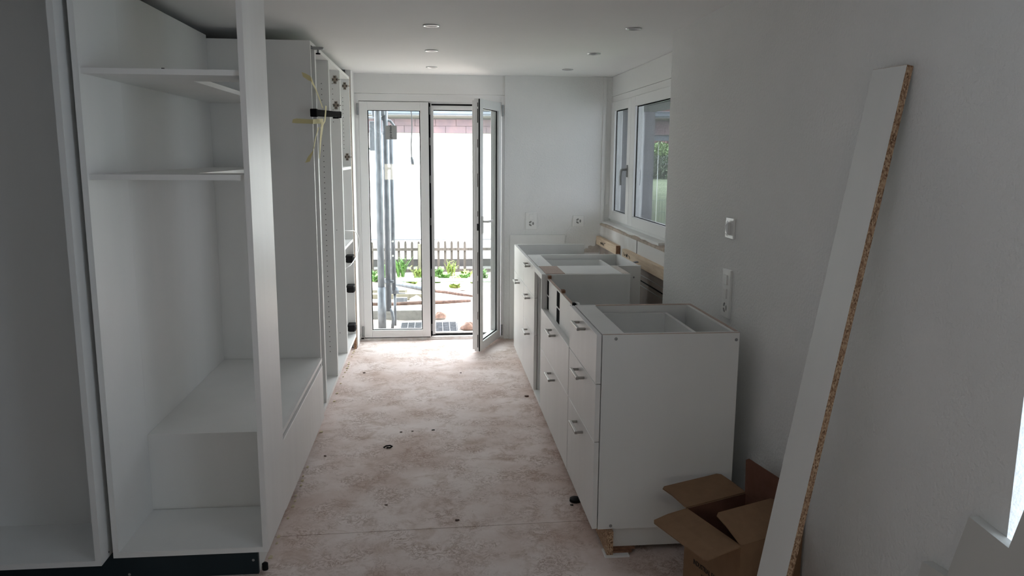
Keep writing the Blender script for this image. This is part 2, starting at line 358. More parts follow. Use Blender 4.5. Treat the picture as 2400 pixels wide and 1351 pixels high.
def sash(W_, M, handle_edge, name_lab=None):
    """leaf in local u (from hinge), t (depth, room side 0), z"""
    b = 0.066; T = 0.068; Z0, Z1 = 0.016, 1.925
    s = MB()
    s.box(0, b, 0, T - 0.02, Z0, Z1); s.box(W_ - b, W_, 0, T - 0.02, Z0, Z1); s.box(b, W_ - b, 0, T - 0.02, Z0, Z0 + 0.068); s.box(b, W_ - b, 0, T - 0.02, Z1 - 0.066, Z1)
    s.box(0.012, b, T - 0.02, T, Z0 + 0.012, Z1 - 0.012); s.box(W_ - b, W_ - 0.012, T - 0.02, T, Z0 + 0.012, Z1 - 0.012)
    s.box(b, W_ - b, T - 0.02, T, Z0 + 0.012, Z0 + 0.068); s.box(b, W_ - b, T - 0.02, T, Z1 - 0.066, Z1 - 0.012)
    o = s.xf(M).build('sash', PVC, D1, bevel=0.002)
    gu0, gu1, gz0, gz1 = b - 0.004, W_ - b + 0.004, Z0 + 0.066, Z1 - 0.064
    MB().box(gu0, gu1, 0.024, 0.030, gz0, gz1).xf(M).build('glass', GLASS, o)
    g = MB(); k = 0.007
    for (a0, a1, z0, z1) in ((b, b + k, gz0, gz1), (W_ - b - k, W_ - b, gz0, gz1), (b, W_ - b, gz0 + 0.002, gz0 + k), (b, W_ - b, gz1 - k, gz1 - 0.002)):
        g.box(a0, a1, 0.016, 0.023, z0, z1)
    g.xf(M).build('glazing_seal', BLACK, o)
    return o
# left, closed: hinge left, u -> +x, t -> +y
ML = Matrix.Translation((-0.574, YD, 0))
s1 = sash(0.545, ML, 'r')
k = MB(); k.box(-0.029, -0.014, YD + 0.012, YD + 0.05, 0.03, 1.918); k.box(-0.0285, -0.022, YD + 0.001, YD + 0.012, 0.02, 1.922)
k.build('meeting_seal', BLACK, s1)
MB().box(-0.014, 0.010, YD + 0.04, YD + 0.085, 0.035, 1.91).build('astragal', PVC, s1)
for zz in (0.1, 0.56, 0.98, 1.32, 1.62, 1.86): MB().box(-0.026, -0.016, YD + 0.008, YD + 0.013, zz - 0.03, zz + 0.03).build('keeper', GREYMET, s1)
for zz in (0.075, 1.865): MB().cyl((-0.582, YD - 0.006, zz - 0.045), (-0.582, YD - 0.006, zz + 0.045), 0.008).build('hinge', GREYMET, s1)
# glass sticker with rotated lettering
MB().box(-0.372, -0.281, YD + 0.0218, YD + 0.0235, 1.633, 1.741).build('glass_sticker', LABELG, s1)
M = Matrix.Translation((-0.322, YD + 0.0215, 1.640)) @ Matrix(((0, -1, 0, 0), (0, 0, -1, 0), (1, 0, 0, 0), (0, 0, 0, 1)))
textmesh('lettering', 'glas', 0.025, nodemat('thin_ink', (0.09, 0.09, 0.09), 0.7)[0], s1, M)
M = Matrix.Translation((-0.322, YD + 0.0213, 1.681)) @ Matrix(((0, -1, 0, 0), (0, 0, -1, 0), (1, 0, 0, 0), (0, 0, 0, 1)))
textmesh('lettering', 'tr\u00f6sch', 0.025, INK, s1, M)
# right, open into the room
hx, hy = 0.551, 6.398; fxx, fyy = 0.352, 5.89
du = Vector((fxx - hx, fyy - hy, 0)).normalized(); dn = Vector((-du.y, du.x, 0))   # outward (t) direction
if dn.x > 0: dn = -dn
MR = Matrix(((du.x, dn.x, 0, hx), (du.y, dn.y, 0, hy), (0, 0, 1, 0), (0, 0, 0, 1)))
s2 = sash(0.545, MR, 'f')
e = MB(); e.box(0.5455, 0.549, 0.004, 0.012, 0.02, 1.922); e.xf(MR).build('edge_seal', BLACK, s2)
e = MB(); e.box(0.545, 0.5475, 0.014, 0.030, 0.05, 1.90); e.xf(MR).build('lock_strip', PVC, s2)
for zz, hh, w_ in ((0.10, 0.05, .006), (0.30, 0.03, .004), (0.52, 0.05, .004), (0.70, 0.09, .004), (0.98, 0.026, .012), (1.08, 0.02, .004), (1.33, 0.05, .004), (1.60, 0.03, .004), (1.80, 0.05, .006), (1.88, 0.015, .005)):
    MB().box(0.547, 0.5485, 0.020 - w_ / 2, 0.020 + w_ / 2, zz - hh, zz + hh).xf(MR).build('bolt', BLACKP, s2)
h = MB(); h.box(0.500, 0.524, -0.010, 0.0, 0.93, 1.06); h.cyl((0.512, -0.01, 1.02), (0.512, -0.05, 1.02), 0.009); h.tube([(0.512, -0.05, 1.02), (0.47, -0.052, 1.02), (0.395, -0.05, 1.018)], 0.009)
h.xf(MR).build('handle', nodemat('pale_aluminium', (0.72, 0.72, 0.72), 0.35, 0.2)[0], s2)
MB().box(0.395, 0.479, 0.0315, 0.033, 1.49, 1.60).xf(MR).build('glass_sticker', LABELG, s2)
for zz in (0.075, 1.865): MB().cyl((0.560, YD - 0.010, zz - 0.045), (0.560, YD - 0.010, zz + 0.045), 0.008).build('hinge', GREYMET, s2)

# ------------------------------------------------------------------ window on the right
XW = 1.445
W1 = structroot('window_1', (XW, 5.2, 0.98))
YM = 5.735; YE = 6.383; YN = 4.40
f = MB(); f.box(XW + 0.01, XW + 0.085, YN, YE, 0.968, 1.008); f.box(XW + 0.012, XW + 0.085, YN, YE, 1.925, 1.945)
f.box(XW + 0.01, XW + 0.085, YE - 0.03, YE, 1.0, 1.94); f.box(XW + 0.01, XW + 0.085, YN, YN + 0.03, 1.0, 1.94)
f.build('frame', PVC, W1)
def wsash(y0, y1):
    Z0, Z1, b, T = 1.004, 1.938, 0.07, 0.06
    s = MB(); x0, x1 = XW - 0.004, XW + T
    bb = 0.075
    b0 = 0.115 if y1 > 6 else 0.115
    s.box(x0, x1, y0, y0 + b0 - 0.02, Z0, Z1); s.box(x0, x1, y1 - b0, y1, Z0, Z1)
    s.box(x0, x1, y0 + b0 - 0.02, y1 - b0, Z0, Z0 + bb); s.box(x0, x1, y0 + b0 - 0.02, y1 - b0, Z1 - b, Z1)
    o = s.build('sash', PVC, W1, bevel=0.003)
    ya, yb = y0 + b0 - 0.02, y1 - b0
    MB().box(x0 + 0.024, x0 + 0.030, ya - 0.005, yb + 0.005, Z0 + bb - 0.005, Z1 - b + 0.005).build('glass', DIMG, o)
    g = MB(); k = 0.006
    g.box(x0 + 0.018, x0 + 0.023, yb - k, yb, Z0 + bb, Z1 - b); g.box(x0 + 0.018, x0 + 0.023, ya, ya + k, Z0 + bb, Z1 - b)
    g.box(x0 + 0.018, x0 + 0.023, ya, yb, Z0 + bb, Z0 + bb + 0.003); g.box(x0 + 0.018, x0 + 0.023, ya, yb, Z1 - b - k, Z1 - b)
    g.build('glazing_seal', BLACK, o)
    return o
wsL = wsash(YM + 0.002, YE - 0.004); wsR = wsash(YN + 0.01, YM - 0.002)
h = MB(); h.box(XW - 0.014, XW - 0.004, 5.778, 5.806, 1.36, 1.45)
h.cyl((XW - 0.012, 5.792, 1.415), (XW - 0.045, 5.792, 1.415), 0.009)
h.tube([(XW - 0.045, 5.792, 1.415), (XW - 0.052, 5.795, 1.40), (XW - 0.054, 5.80, 1.36), (XW - 0.050, 5.802, 1.30)], [0.010, 0.010, 0.009, 0.008])
h.build('handle', GREYMET, wsL)
ex = MB(); ex.box(1.62, 1.80, YE - 0.02, YE + 0.20, 0.9, 2.2); ex.box(1.53, 1.80, YE - 0.012, YE + 0.02, 0.95, 1.98); ex.box(1.53, 1.80, 3.9, 6.5, 1.868, 2.2)
ex.build('outer_reveal', EXTW, W1)
gr = MB(); gr.box(1.60, 1.63, YE - 0.035, YE - 0.010, 0.96, 1.94); gr.box(1.70, 1.712, YE - 0.03, YE - 0.010, 0.96, 1.94); gr.build('shutter_guide', GREYMET, W1)
MB().box(1.62, 1.70, YE - 0.03, YE - 0.012, 0.96, 1.94).build('guard_board', OLDWOOD, W1)
MB().box(1.53, 1.85, 4.0, 6.4, 0.94, 0.968).build('outer_sill', GALV, W1)

W2 = structroot('window_2', (1.54, 1.06, 0.55))
f = MB(); f.box(1.52, 1.58, 0.10, 0.15, 0.45, 1.80); f.box(1.52, 1.58, 1.413, 1.463, 0.45, 1.80); f.box(1.52, 1.58, 0.15, 1.413, 0.45, 0.50); f.box(1.52, 1.58, 0.15, 1.413, 1.75, 1.80)
f.build('frame', PVC, W2); MB().box(1.546, 1.552, 0.145, 1.418, 0.495, 1.755).build('glass', STAIRG, W2)
# ------------------------------------------------------------------ right run of base cabinets
A_ = 0.592; FT = 0.019; CF = 0.614; ZB = 0.105; ZT = 0.870; P = 0.019
SEAM1, SEAM2 = 0.680, 0.455
def handle(parent, yc, z, name='handle', half=0.064):
    x = A_; pr = 0.030; h = MB()
    h.cyl((x, yc - half, z), (x - pr + 0.004, yc - half, z), 0.006, 10); h.cyl((x, yc + half, z), (x - pr + 0.004, yc + half, z), 0.006, 10)
    h.box(x - pr - 0.005, x - pr + 0.007, yc - half - 0.007, yc + half + 0.007, z - 0.006, z + 0.006)
    return h.build(name, STEEL, parent, bevel=0.0015)
def drawer_front(parent, y0, y1, z0, z1, hz=None, name='drawer_front', yc=None):
    o = MB().box(A_, A_ + FT, y0 + 0.0015, y1 - 0.0015, z0 + 0.0015, z1 - 0.0015).build(name, FRONT, parent, bevel=0.0012)
    if hz is not None: handle(o, yc if yc is not None else (y0 + y1) / 2, hz)
    return o
def carcass(parent, y0, y1, xb, edge=None, front_rail=True, back=True, near=True, far=True, top_z=ZT):
    if near: MB().box(CF, xb, y0, y0 + P, ZB, top_z).build('side_panel', WHITE, parent)
    if far: MB().box(CF, xb, y1 - P, y1, ZB, top_z).build('side_panel', WHITE, parent)
    MB().box(CF, xb, y0 + P, y1 - P, ZB, ZB + P).build('bottom_panel', WHITE, parent)
    if back: MB().box(xb - 0.025, xb - 0.004, y0 + P, y1 - P, ZB, top_z - 0.002).build('back_panel', WHITE, parent)
    if front_rail: MB().box(CF, CF + 0.085, y0 + P, y1 - P, top_z - P, top_z - 0.0005).build('front_rail', WHITE, parent)
def drawer_box(parent, y0, y1, z0, z1, x1):
    d = MB(); t = 0.014; x0 = CF + 0.05
    d.box(x0, x1, y0, y0 + t, z0, z1); d.box(x0, x1, y1 - t, y1, z0, z1); d.box(x1 - t, x1, y0 + t, y1 - t, z0, z1); d.box(x0, x1, y0, y1, z0 - 0.01, z0)
    return d.build('drawer_box', WHITE, parent)
# --- nearest unit
ca = thing('base_cabinet', 'white three-drawer base cabinet with bare end panel beside the cardboard box', 'cabinet', (0.86, 3.05, 0), 'white base cabinets of the right run')
y0, y1 = 2.762, 3.335
carcass(ca, y0, y1, 1.134)
for (z0, z1, hz) in ((SEAM1, ZT, 0.842), (SEAM2, SEAM1, 0.642), (ZB, SEAM2, 0.415)): drawer_front(ca, y0, y1, z0, z1, hz)
drawer_box(ca, y0 + P + 0.012, y1 - P - 0.012, 0.72, 0.838, 1.02)
e = MB(); e.box(CF + 0.09, 1.134, y1 - P - 0.0002, y1 + 0.0008, ZT - 0.001, ZT + 0.0012); tag(e.build('raw_edge', MDF, ca), 'brown unfinished top edge')
e = MB(); e.box(1.124, 1.134, y0 + P, y1 - P, ZT - 0.003, ZT + 0.001); e.build('raw_edge', MDF, ca)
e = MB(); e.box(CF, 1.134, y0 - 0.0004, y0 + 0.003, ZT - 0.0015, ZT + 0.001); e.build('raw_edge', MDF, ca)
for (x, z) in ((0.664, 0.853), (1.122, 0.842), (0.664, 0.118)):
    sc = MB(); sc.lathe((x, y0 - 0.002, z), [(0.0001, 0), (0.004, 0), (0.006, 0.001), (0.006, 0.003)], 12, (0, 1, 0)); sc.build('screw', GREYMET, ca)
# plinth pieces belong to the cabinet they carry
rp = thing('plinth', 'raw chipboard plinth board under the right base cabinets', 'plinth', (0.66, 4.2, 0.0))
MB().box(0.648, 0.672, 2.745, 5.70, 0.007, ZB - 0.003).build('plinth_board', CHIP, rp)
MB().box(0.674, 1.10, 2.782, 2.798, 0.022, ZB - 0.002).build('plinth_end', WHITE, rp)
sh = MB(); sh.box(0.640, 0.735, 2.735, 2.80, 0.0, 0.006); sh.build('plastic_shim', PLASTW, rp)
sh = MB(); sh.box(0.672, 0.75, 2.76, 2.80, 0.006, 0.014); sh.box(0.672, 0.765, 2.77, 2.82, 0.014, 0.0215); sh.build('wood_shim', ENDGRAIN, rp)
ft = MB(); ft.lathe((0.617, 3.243, 0.0), [(0.001, 0.0), (0.027, 0.0), (0.026, 0.012), (0.010, 0.016), (0.0001, 0.016)], 16); ft.build('levelling_foot', BLACKP, ca)
# --- sink/cooktop unit: top front missing, slotted rail exposed
cb = thing('base_cabinet', 'wide white base cabinet with its top drawer front missing and slotted rail showing', 'cabinet', (0.86, 3.79, 0), 'white base cabinets of the right run')
y0, y1 = 3.337, 4.238
MB().box(CF, 1.085, y0, y0 + P, ZB, ZT - 0.012).build('side_panel', WHITE, cb)
MB().box(CF, 1.085, y1 - P, y1, ZB, ZT).build('side_panel', WHITE, cb)
MB().box(CF, 1.085, y0 + P, y1 - P, ZB, ZB + P).build('bottom_panel', WHITE, cb)
MB().box(1.06, 1.075, y0 + P, y1 - P, ZB, 0.62).build('back_panel', WHITE, cb)
drawer_front(cb, y0 + 0.008, y1, SEAM2, SEAM1, 0.642); drawer_front(cb, y0 + 0.008, y1, ZB, SEAM2, 0.415)
MB().box(0.622, 0.631, 3.345, 4.236, SEAM1 - 0.008, ZT - 0.022).build('rail_panel', WHITE, cb)
for ya, yb in ((3.800, 3.884), (4.168, 4.235), (3.465, 3.492)):
    for za, zb_ in ((SEAM1 + 0.002, 0.752), (0.762, ZT - 0.030)): MB().box(0.6205, 0.630, ya, yb, za, zb_).build('mounting_slot', BLACK, cb)
MB().box(A_ + FT, 0.6225, y0 + 0.01, 4.235, SEAM1 - 0.02, SEAM1 - 0.004).build('drawer_ledge', WHITE, cb)
MB().box(0.6225, 0.632, y0, 4.235, ZT - 0.0215, ZT - 0.017).build('top_rail', MDF, cb)
for yy in (4.20, 3.745): MB().box(0.6215, 0.638, yy - 0.018, yy + 0.018, ZT - 0.0165, ZT - 0.002).build('wood_block', ENDGRAIN, cb)
MB().box(0.615, 0.628, 3.375, 3.41, ZT - 0.02, ZT - 0.002).build('wood_block', BLACK, cb)
ch = MB(); ch.prism([(3.34, 0.862), (3.44, 0.858), (3.43, 0.866), (3.37, 0.874)], 'x', 0.630, 0.640); ch.build('splinter', WHITE, cb)
# --- narrow open housing
cc = thing('open_housing', 'narrow open-fronted white housing between slotted cabinet and far drawers', 'cabinet', (0.86, 4.39, 0))
y0, y1 = 4.240, 4.541
MB().box(A_, 1.085, y0, y0 + P, ZB, ZT).build('side_panel', WHITE, cc)
MB().box(CF, 1.085, y1 - P, y1, ZB, ZT).build('side_panel', WHITE, cc)
MB().box(A_, 1.085, y0 + P, y1 - P, ZB, ZB + P).build('bottom_panel', WHITE, cc)
MB().box(A_, 0.616, y0 + P, y1, ZT - 0.03, ZT).build('front_rail', WHITE, cc)
MB().box(0.616, 0.722, y0, y1, ZT - 0.004, ZT + 0.003).build('brown_rail', MDF, cc)
MB().box(0.722, 1.045, y0, y1, ZT - 0.004, ZT + 0.001).build('top_board', WHITE, cc)
MB().box(1.045, 1.085, y0, y1, ZT - 0.004, ZT + 0.002).build('back_rail', noisy('beige_edge', (0.66, 0.60, 0.54), (0.6, 0.55, 0.5), 40, 0.7), cc)
# --- far drawer unit
cd = thing('base_cabinet', 'white three-drawer base cabinet with open top, beyond the narrow housing', 'cabinet', (0.9, 4.82, 0), 'white base cabinets of the right run')
y0, y1 = 4.545, 5.10
carcass(cd, y0, y1, 1.231)
for (z0, z1, hz) in ((SEAM1, ZT, 0.842), (SEAM2, SEAM1, 0.642), (ZB, SEAM2, 0.415)): drawer_front(cd, y0, y1, z0, z1, hz)
drawer_box(cd, y0 + P + 0.012, y1 - P - 0.012, 0.72, 0.838, 1.10)
sc = MB(); sc.lathe((1.19, y0 - 0.002, 0.80), [(0.0001, 0), (0.005, 0), (0.006, 0.003)], 12, (0, 1, 0)); sc.build('screw', GREYMET, cd)
MB().prism([(1.225, 4.80), (1.30, 4.86), (1.30, 4.90), (1.225, 4.83)], 'z', 0.845, 0.850).build('metal_bracket', GALV, cd)
# --- end unit
ce = thing('base_cabinet', 'farthest white base cabinet of the right run with tall lower door', 'cabinet', (0.86, 5.41, 0), 'white base cabinets of the right run')
y0, y1 = 5.102, 5.715
MB().box(CF, 1.11, y1 - P, y1, ZB, ZT).build('side_panel', WHITE, ce)
MB().box(CF, 1.11, y0, y0 + P, ZB, ZT - 0.03).build('side_panel', WHITE, ce)
MB().box(CF, 1.11, y0 + P, y1 - P, ZB, ZB + P).build('bottom_panel', WHITE, ce)
drawer_front(ce, y0, y1, SEAM1, ZT, None); drawer_front(ce, y0, y1, ZB, SEAM1, 0.642, name='door')
# panel at the far wall
tag(MB().box(0.622, 1.075, YB - 0.022, YB - 0.0005, 0.0, 0.872).build('end_panel', WHITE), 'plain white panel standing against the far wall behind the cabinets', 'panel')
# wooden battens under the window
def batten(y0, y1, label):
    o = thing('wooden_batten', label, 'batten', (1.356, (y0 + y1) / 2, 0.795), 'spruce battens screwed under the window')
    MB().box(1.340, 1.3725, y0, y1, 0.795, 0.862).build('timber', RAWWOOD, o, bevel=0.001)
    MB().box(1.3405, 1.372, y0 - 0.0008, y0 + 0.001, 0.7955, 0.8615).build('sawn_end', ENDGRAIN, o)
    return o
b1 = batten(5.66, 6.375, 'short spruce batten screwed in the corner under the window')
b2 = batten(4.08, 5.47, 'long spruce batten under the window running behind the wall corner')
def scribble(parent, yc, z, n, seed):
    rnd = random.Random(seed); s = MB(); y = yc
    for k in range(n):
        pts = []; 
        for j in range(6): pts.append((1.3393, y - j * 0.010 + rnd.uniform(-.004, .004), z + rnd.uniform(-0.014, 0.014)))
        s.tube(pts, 0.0020, 5); y -= 0.062
    s.build('pencil_mark', INK, parent)
scribble(b1, 6.20, 0.825, 3, 3); scribble(b2, 5.42, 0.83, 3, 8)

# ------------------------------------------------------------------ left side: open shelf unit, bench, tall cabinets
LX = -0.604; LB = -1.138
cs = thing('shelf_cabinet', 'open white corner shelf unit with two angled shelves, nearest on the left', 'cabinet', (-0.87, 2.9, 0.1))
MB().box(LB, -1.119, 2.706, 3.0535, 0.10, 2.115).build('side_panel', WHITE, cs)
MB().box(LB, -1.119, 3.054, 4.205, 0.10, 2.098).build('side_panel', WHITE, cs)
MB().box(-0.623, LX, 2.706, 3.060, 0.10, 2.125).build('side_panel', FRONT, cs)
MB().box(-1.119, -0.623, 2.706, 3.05, 0.10, 0.119).build('bottom_panel', WHITE, cs)
for z in (1.767, 1.428):
    MB().prism([(-1.119, 2.72), (-0.6262, 2.72), (-0.6262, 2.958), (-0.838, 2.958), (-0.838, 4.20), (-1.119, 4.20)], 'z', z, z + 0.018).build('shelf', WHITE, cs)
dk = MB(); dk.box(-0.87, -0.862, 2.722, 2.73, 1.785, 1.788); dk.build('shelf_pin', DARKHOLE, cs)
bn = thing('drawer_bench', 'low white drawer bench with recessed grip in the left alcove', 'bench', (-0.87, 3.64, 0.1))
MB().box(-1.1185, -0.624, 3.0545, 4.203, 0.422, 0.430).build('bench_top', WHITE, bn)
MB().box(-1.1188, -0.6235, 3.055, 3.074, 0.1005, 0.4218).build('end_panel', WHITE, bn)
MB().box(-1.117, -0.625, 4.184, 4.203, 0.101, 0.4218).build('end_panel', WHITE, bn)
MB().box(-0.624, -0.606, 3.064, 4.203, 0.411, 0.430).build('top_edge', FRONT, bn)
MB().box(-0.640, -0.628, 3.074, 4.184, 0.370, 0.411).build('grip_recess', FRONT, bn)
MB().box(-0.624, -0.605, 3.064, 4.203, 0.092, 0.386).build('drawer_front', FRONT, bn, bevel=0.001)
MB().box(-1.117, -0.625, 3.074, 4.184, 0.101, 0.118).build('bottom_panel', WHITE, bn)
# far left unit, mostly outside the frame
cf = thing('open_cabinet', 'open white cabinet cut by the frame edge, left of shelf unit', 'cabinet', (-1.5, 2.8, 0.1))
MB().box(-1.178, -1.158, 2.655, 3.06, 0.10, 2.12).build('side_panel', WHITE, cf)
MB().box(-1.98, -1.96, 2.655, 3.06, 0.10, 2.12).build('side_panel', WHITE, cf)
MB().box(-1.96, -1.178, 2.655, 3.04, 0.10, 0.119).build('bottom_panel', WHITE, cf)
MB().box(-1.96, -1.178, 2.955, 2.972, 0.119, 2.10).build('back_panel', WHITE, cf)
MB().box(-1.96, -1.178, 2.655, 3.04, 2.10, 2.12).build('top_panel', WHITE, cf)
MB().disc((-1.1575, 2.72, 0.118), 0.004, (1, 0, 0)).build('screw', DARKHOLE, cf)
# dark plinth under both
pl = thing('plinth', 'blue-black plinth board under the open left cabinets', 'plinth', (-1.3, 2.75, 0))
MB().box(-1.98, -0.648, 2.735, 2.752, 0.0, 0.0985).build('plinth_board', NAVY, pl)
MB().box(-0.662, -0.646, 2.752, 3.30, 0.004, 0.0985).build('plinth_return', WHITE, pl)
for (x, z) in ((-1.118, 0.094), (-1.10, 0.02), (-0.665, 0.055)): MB().disc((x, 2.7345, z), 0.005, (0, -1, 0)).build('screw', GREYMET, pl)
ft = MB(); ft.lathe((-0.631, 2.765, 0.0), [(0.0001, 0), (0.011, 0), (0.011, 0.024), (0.006, 0.028), (0.0001, 0.028)], 14); ft.build('levelling_foot', BLACKP, pl)
# tall cabinets
TX = -0.612; TZ0, TZ1 = 0.100, 2.083
def holes(parent, y, zlist, x):
    h = MB()
    for z in zlist: h.lathe((x, y - 0.0004, z), [(0.0001, 0), (0.0028, 0)], 8, (0, -1, 0))
    o = h.build('shelf_hole', DARKHOLE, parent); o['kind'] = 'stuff'
def hingeplate(parent, x, y, z):  # cruciform mounting plate
    h = MB(); h.box(x - 0.010, x + 0.010, y - 0.006, y, z - 0.026, z + 0.026); h.box(x - 0.019, x + 0.019, y - 0.005, y, z - 0.010, z + 0.010)
    h.cyl((x + 0.017, y - 0.003, z), (x + 0.034, y - 0.003, z), 0.0025, 8)
    o = h.build('hinge_plate', HINGEM, parent, bevel=0.0015)
    d = MB()
    for (dx, dz) in ((0, 0.017), (0, -0.017), (-0.012, 0), (0.012, 0)): d.disc((x + dx, y - 0.0064, z + dz), 0.0045, (0, -1, 0))
    d.build('hinge_screw', DARKHOLE, o)
def tall(y0, y1, label, x_front=TX, top=TZ1):
    o = thing('tall_cabinet', label, 'cabinet', (-0.87, (y0 + y1) / 2, 0.0), 'tall open cabinets along the left')
    MB().box(-1.135, x_front, y0 + 0.0005, y0 + P, TZ0, top).build('side_panel', WHITE, o)
    MB().box(-1.135, x_front, y1 - P, y1 - 0.0005, TZ0, top).build('side_panel', WHITE, o)
    MB().box(-1.135, x_front, y0 + P, y1 - P, TZ0, 0.128).build('bottom_panel', WHITE, o)
    MB().box(-1.135, x_front, y0 + P, y1 - P, top - P, top).build('top_panel', WHITE, o)
    MB().box(-1.135, -1.125, y0 + P, y1 - P, 0.128, top - P).build('back_panel', WHITE, o)
    MB().box(-0.672, -0.655, y0, y1, 0.0, TZ0).build('plinth_board', MDF, o)
    return o
t1 = tall(4.207, 4.376, 'narrowest of the tall white cabinets, with grey clamp and tape')
t2 = tall(4.378, 4.925, 'tall white cabinet with full row of shelf holes')
t3 = tall(4.927, 5.502, 'tall white cabinet with two hinge plates close together')
t4 = tall(5.504, 6.118, 'tall white cabinet with shelves and runners next to the glazed door')
holes(t2, 4.906, [1.93 - 0.032 * i for i in range(6)] + [1.567 - 0.032 * i for i in range(41)], -0.655)
holes(t3, 5.483, [1.979 - 0.034 * i for i in range(6)] + [1.729, 0.276, 1.0], -0.660)
holes(t4, 6.099, [1.93 - 0.0286 * i for i in range(14)], -0.662)
for (x, z) in ((-0.643, 2.005), (-0.640, 1.838)): hingeplate(t3, x, 5.483, z)
for (x, z) in ((-0.644, 2.015), (-0.640, 1.495)): hingeplate(t4, x, 6.099, z)
MB().box(-1.125, TX - 0.003, 5.523, 6.099, 1.405, 1.424).build('shelf', WHITE, t4)
MB().box(-1.125, TX - 0.003, 5.523, 6.099, 0.855, 0.874).build('shelf', WHITE, t4)
MB().box(-0.63, TX + 0.0015, 6.118, 6.128, 0.0, TZ1).build('raw_edge', CHIP, t4)
for z in (0.721, 0.491, 0.185):
    r = MB(); r.box(-0.665, TX + 0.006, 6.02, 6.098, z - 0.020, z + 0.014); r.box(-0.665, TX + 0.004, 5.99, 6.098, z + 0.020, z + 0.034); r.box(-0.655, TX, 6.0, 6.098, z - 0.02, z + 0.03)
    tag(r.build('drawer_runner', BLACKP, t4, bevel=0.002), 'black drawer runner end')
# clamp across the cabinet fronts
k = thing('screw_clamp', 'grey metal clamp gripping the tall cabinet edges near the ceiling', 'clamp', (-0.60, 4.3, 2.05))
b = MB(); b.prism([(-0.70, 2.049), (-0.58, 2.047), (-0.556, 2.049), (-0.553, 2.056), (-0.558, 2.061), (-0.70, 2.061)], 'y', 4.270, 4.296); b.build('jaw', GREYMET, k, bevel=0.0015)
MB().cyl((-0.583, 4.283, 2.049), (-0.583, 4.283, 2.030), 0.005).build('spindle', GREYMET, k)
b = MB(); b.lathe((-0.583, 4.283, 2.024), [(0.0001, 0), (0.012, 0), (0.012, 0.006), (0.005, 0.008)], 16); b.build('swivel_pad', BLACKP, k)
# taped black bar
br = thing('black_bar', 'long black bar taped across the tall cabinet fronts', 'bar', (-0.59, 4.7, 1.72))
M = Matrix.Translation((-0.592, 4.09, 1.719)) @ Matrix.Rotation(math.atan2(0.045, 1.1), 4, 'X')
b = MB(); b.box(-0.012, 0.016, 0.02, 1.13, -0.017, 0.017); b.xf(M).build('bar', BLACK, br, bevel=0.003)
for q_ in ((-0.014, 0.018, 0.0, 0.05, -0.020, 0.020), (-0.014, 0.018, 1.06, 1.11, -0.022, 0.019)): MB().box(*q_).xf(M).build('end_cap', BLACK, br, bevel=0.003)
b = MB(); b.cyl((0.002, 0.93, -0.012), (0.002, 0.93, -0.026), 0.018); b.xf(M).build('knob', BLACK, br)
b = MB(); b.box(-0.012, 0.016, 1.13, 1.18, -0.02, -0.008); b.xf(M).build('highlight_tip', PLASTW, br)  # white piece stands in for a highlight at the far end
# masking tape
tp = thing('masking_tape', 'pale yellow masking tape strips holding the black bar', 'tape', (-0.6, 4.2, 1.46))
def ribbon(pts, nrm, w):
    """strip along pts (centres), width w given per point as vectors"""
    mb = MB(); n = Vector(nrm).normalized() * 0.0008
    for i in range(len(pts) - 1):
        a, b_ = Vector(pts[i]), Vector(pts[i + 1]); wa, wb = Vector(w[i]), Vector(w[i + 1])
        mb.slab([a - wa, b_ - wb, b_ + wb, a + wa], n)
    return mb
Ys = 4.2065
ribbon([(-0.655, Ys, 1.915), (-0.632, Ys, 1.903), (-0.611, Ys, 1.893)], (0, -1, 0), [(-0.003, 0, 0.011), (-0.005, 0, 0.016), (-0.004, 0, 0.014)]).build('strip', TAPE, tp)
ribbon([(-0.611, 4.20, 1.888), (-0.606, 4.30, 1.855), (-0.602, 4.44, 1.80), (-0.598, 4.50, 1.765)], (1, 0, 0), [(0, 0, 0.014), (0, 0.012, 0.004), (0, 0.012, 0.002), (0, 0.016, 0.002)]).build('strip', TAPE, tp)
ribbon([(-0.713, Ys, 1.682), (-0.69, Ys, 1.683), (-0.611, Ys, 1.680)], (0, -1, 0), [(0.002, 0, 0.009), (0, 0, 0.012), (0, 0, 0.011)]).build('strip', TAPE, tp)
ribbon([(-0.611, 4.206, 1.68), (-0.606, 4.40, 1.690), (-0.603, 4.54, 1.695)], (1, 0, 0), [(0, 0, 0.012), (0, 0, 0.013), (0, 0, 0.015)]).build('strip', TAPE, tp)
ribbon([(-0.575, 4.46, 1.775), (-0.574, 4.43, 1.74), (-0.575, 4.39, 1.69), (-0.59, 4.34, 1.65)], (1, 0, 0), [(0, 0.025, 0), (0, 0.025, 0), (0, 0.025, 0), (0, 0.025, 0)]).build('strip', TAPE, tp)
ribbon([(-0.60, 4.33, 1.655), (-0.606, 4.25, 1.60), (-0.611, 4.20, 1.54)], (1, 0, 0), [(0, 0.02, 0), (0, 0.02, 0.004), (0, 0.02, 0.006)]).build('strip', TAPE, tp)
ribbon([(-0.611, Ys, 1.545), (-0.630, Ys, 1.508), (-0.645, Ys, 1.474)], (0, -1, 0), [(0.006, 0, 0.014), (0.012, 0, 0.007), (0.012, 0, 0.003)]).build('strip', TAPE, tp)
ribbon([(-0.602, 4.50, 1.685), (-0.605, 4.43, 1.60), (-0.608, 4.385, 1.49)], (1, 0, 0), [(0, 0.05, 0), (0, 0.035, 0), (0, 0.006, 0)]).build('strip', TAPE, tp)
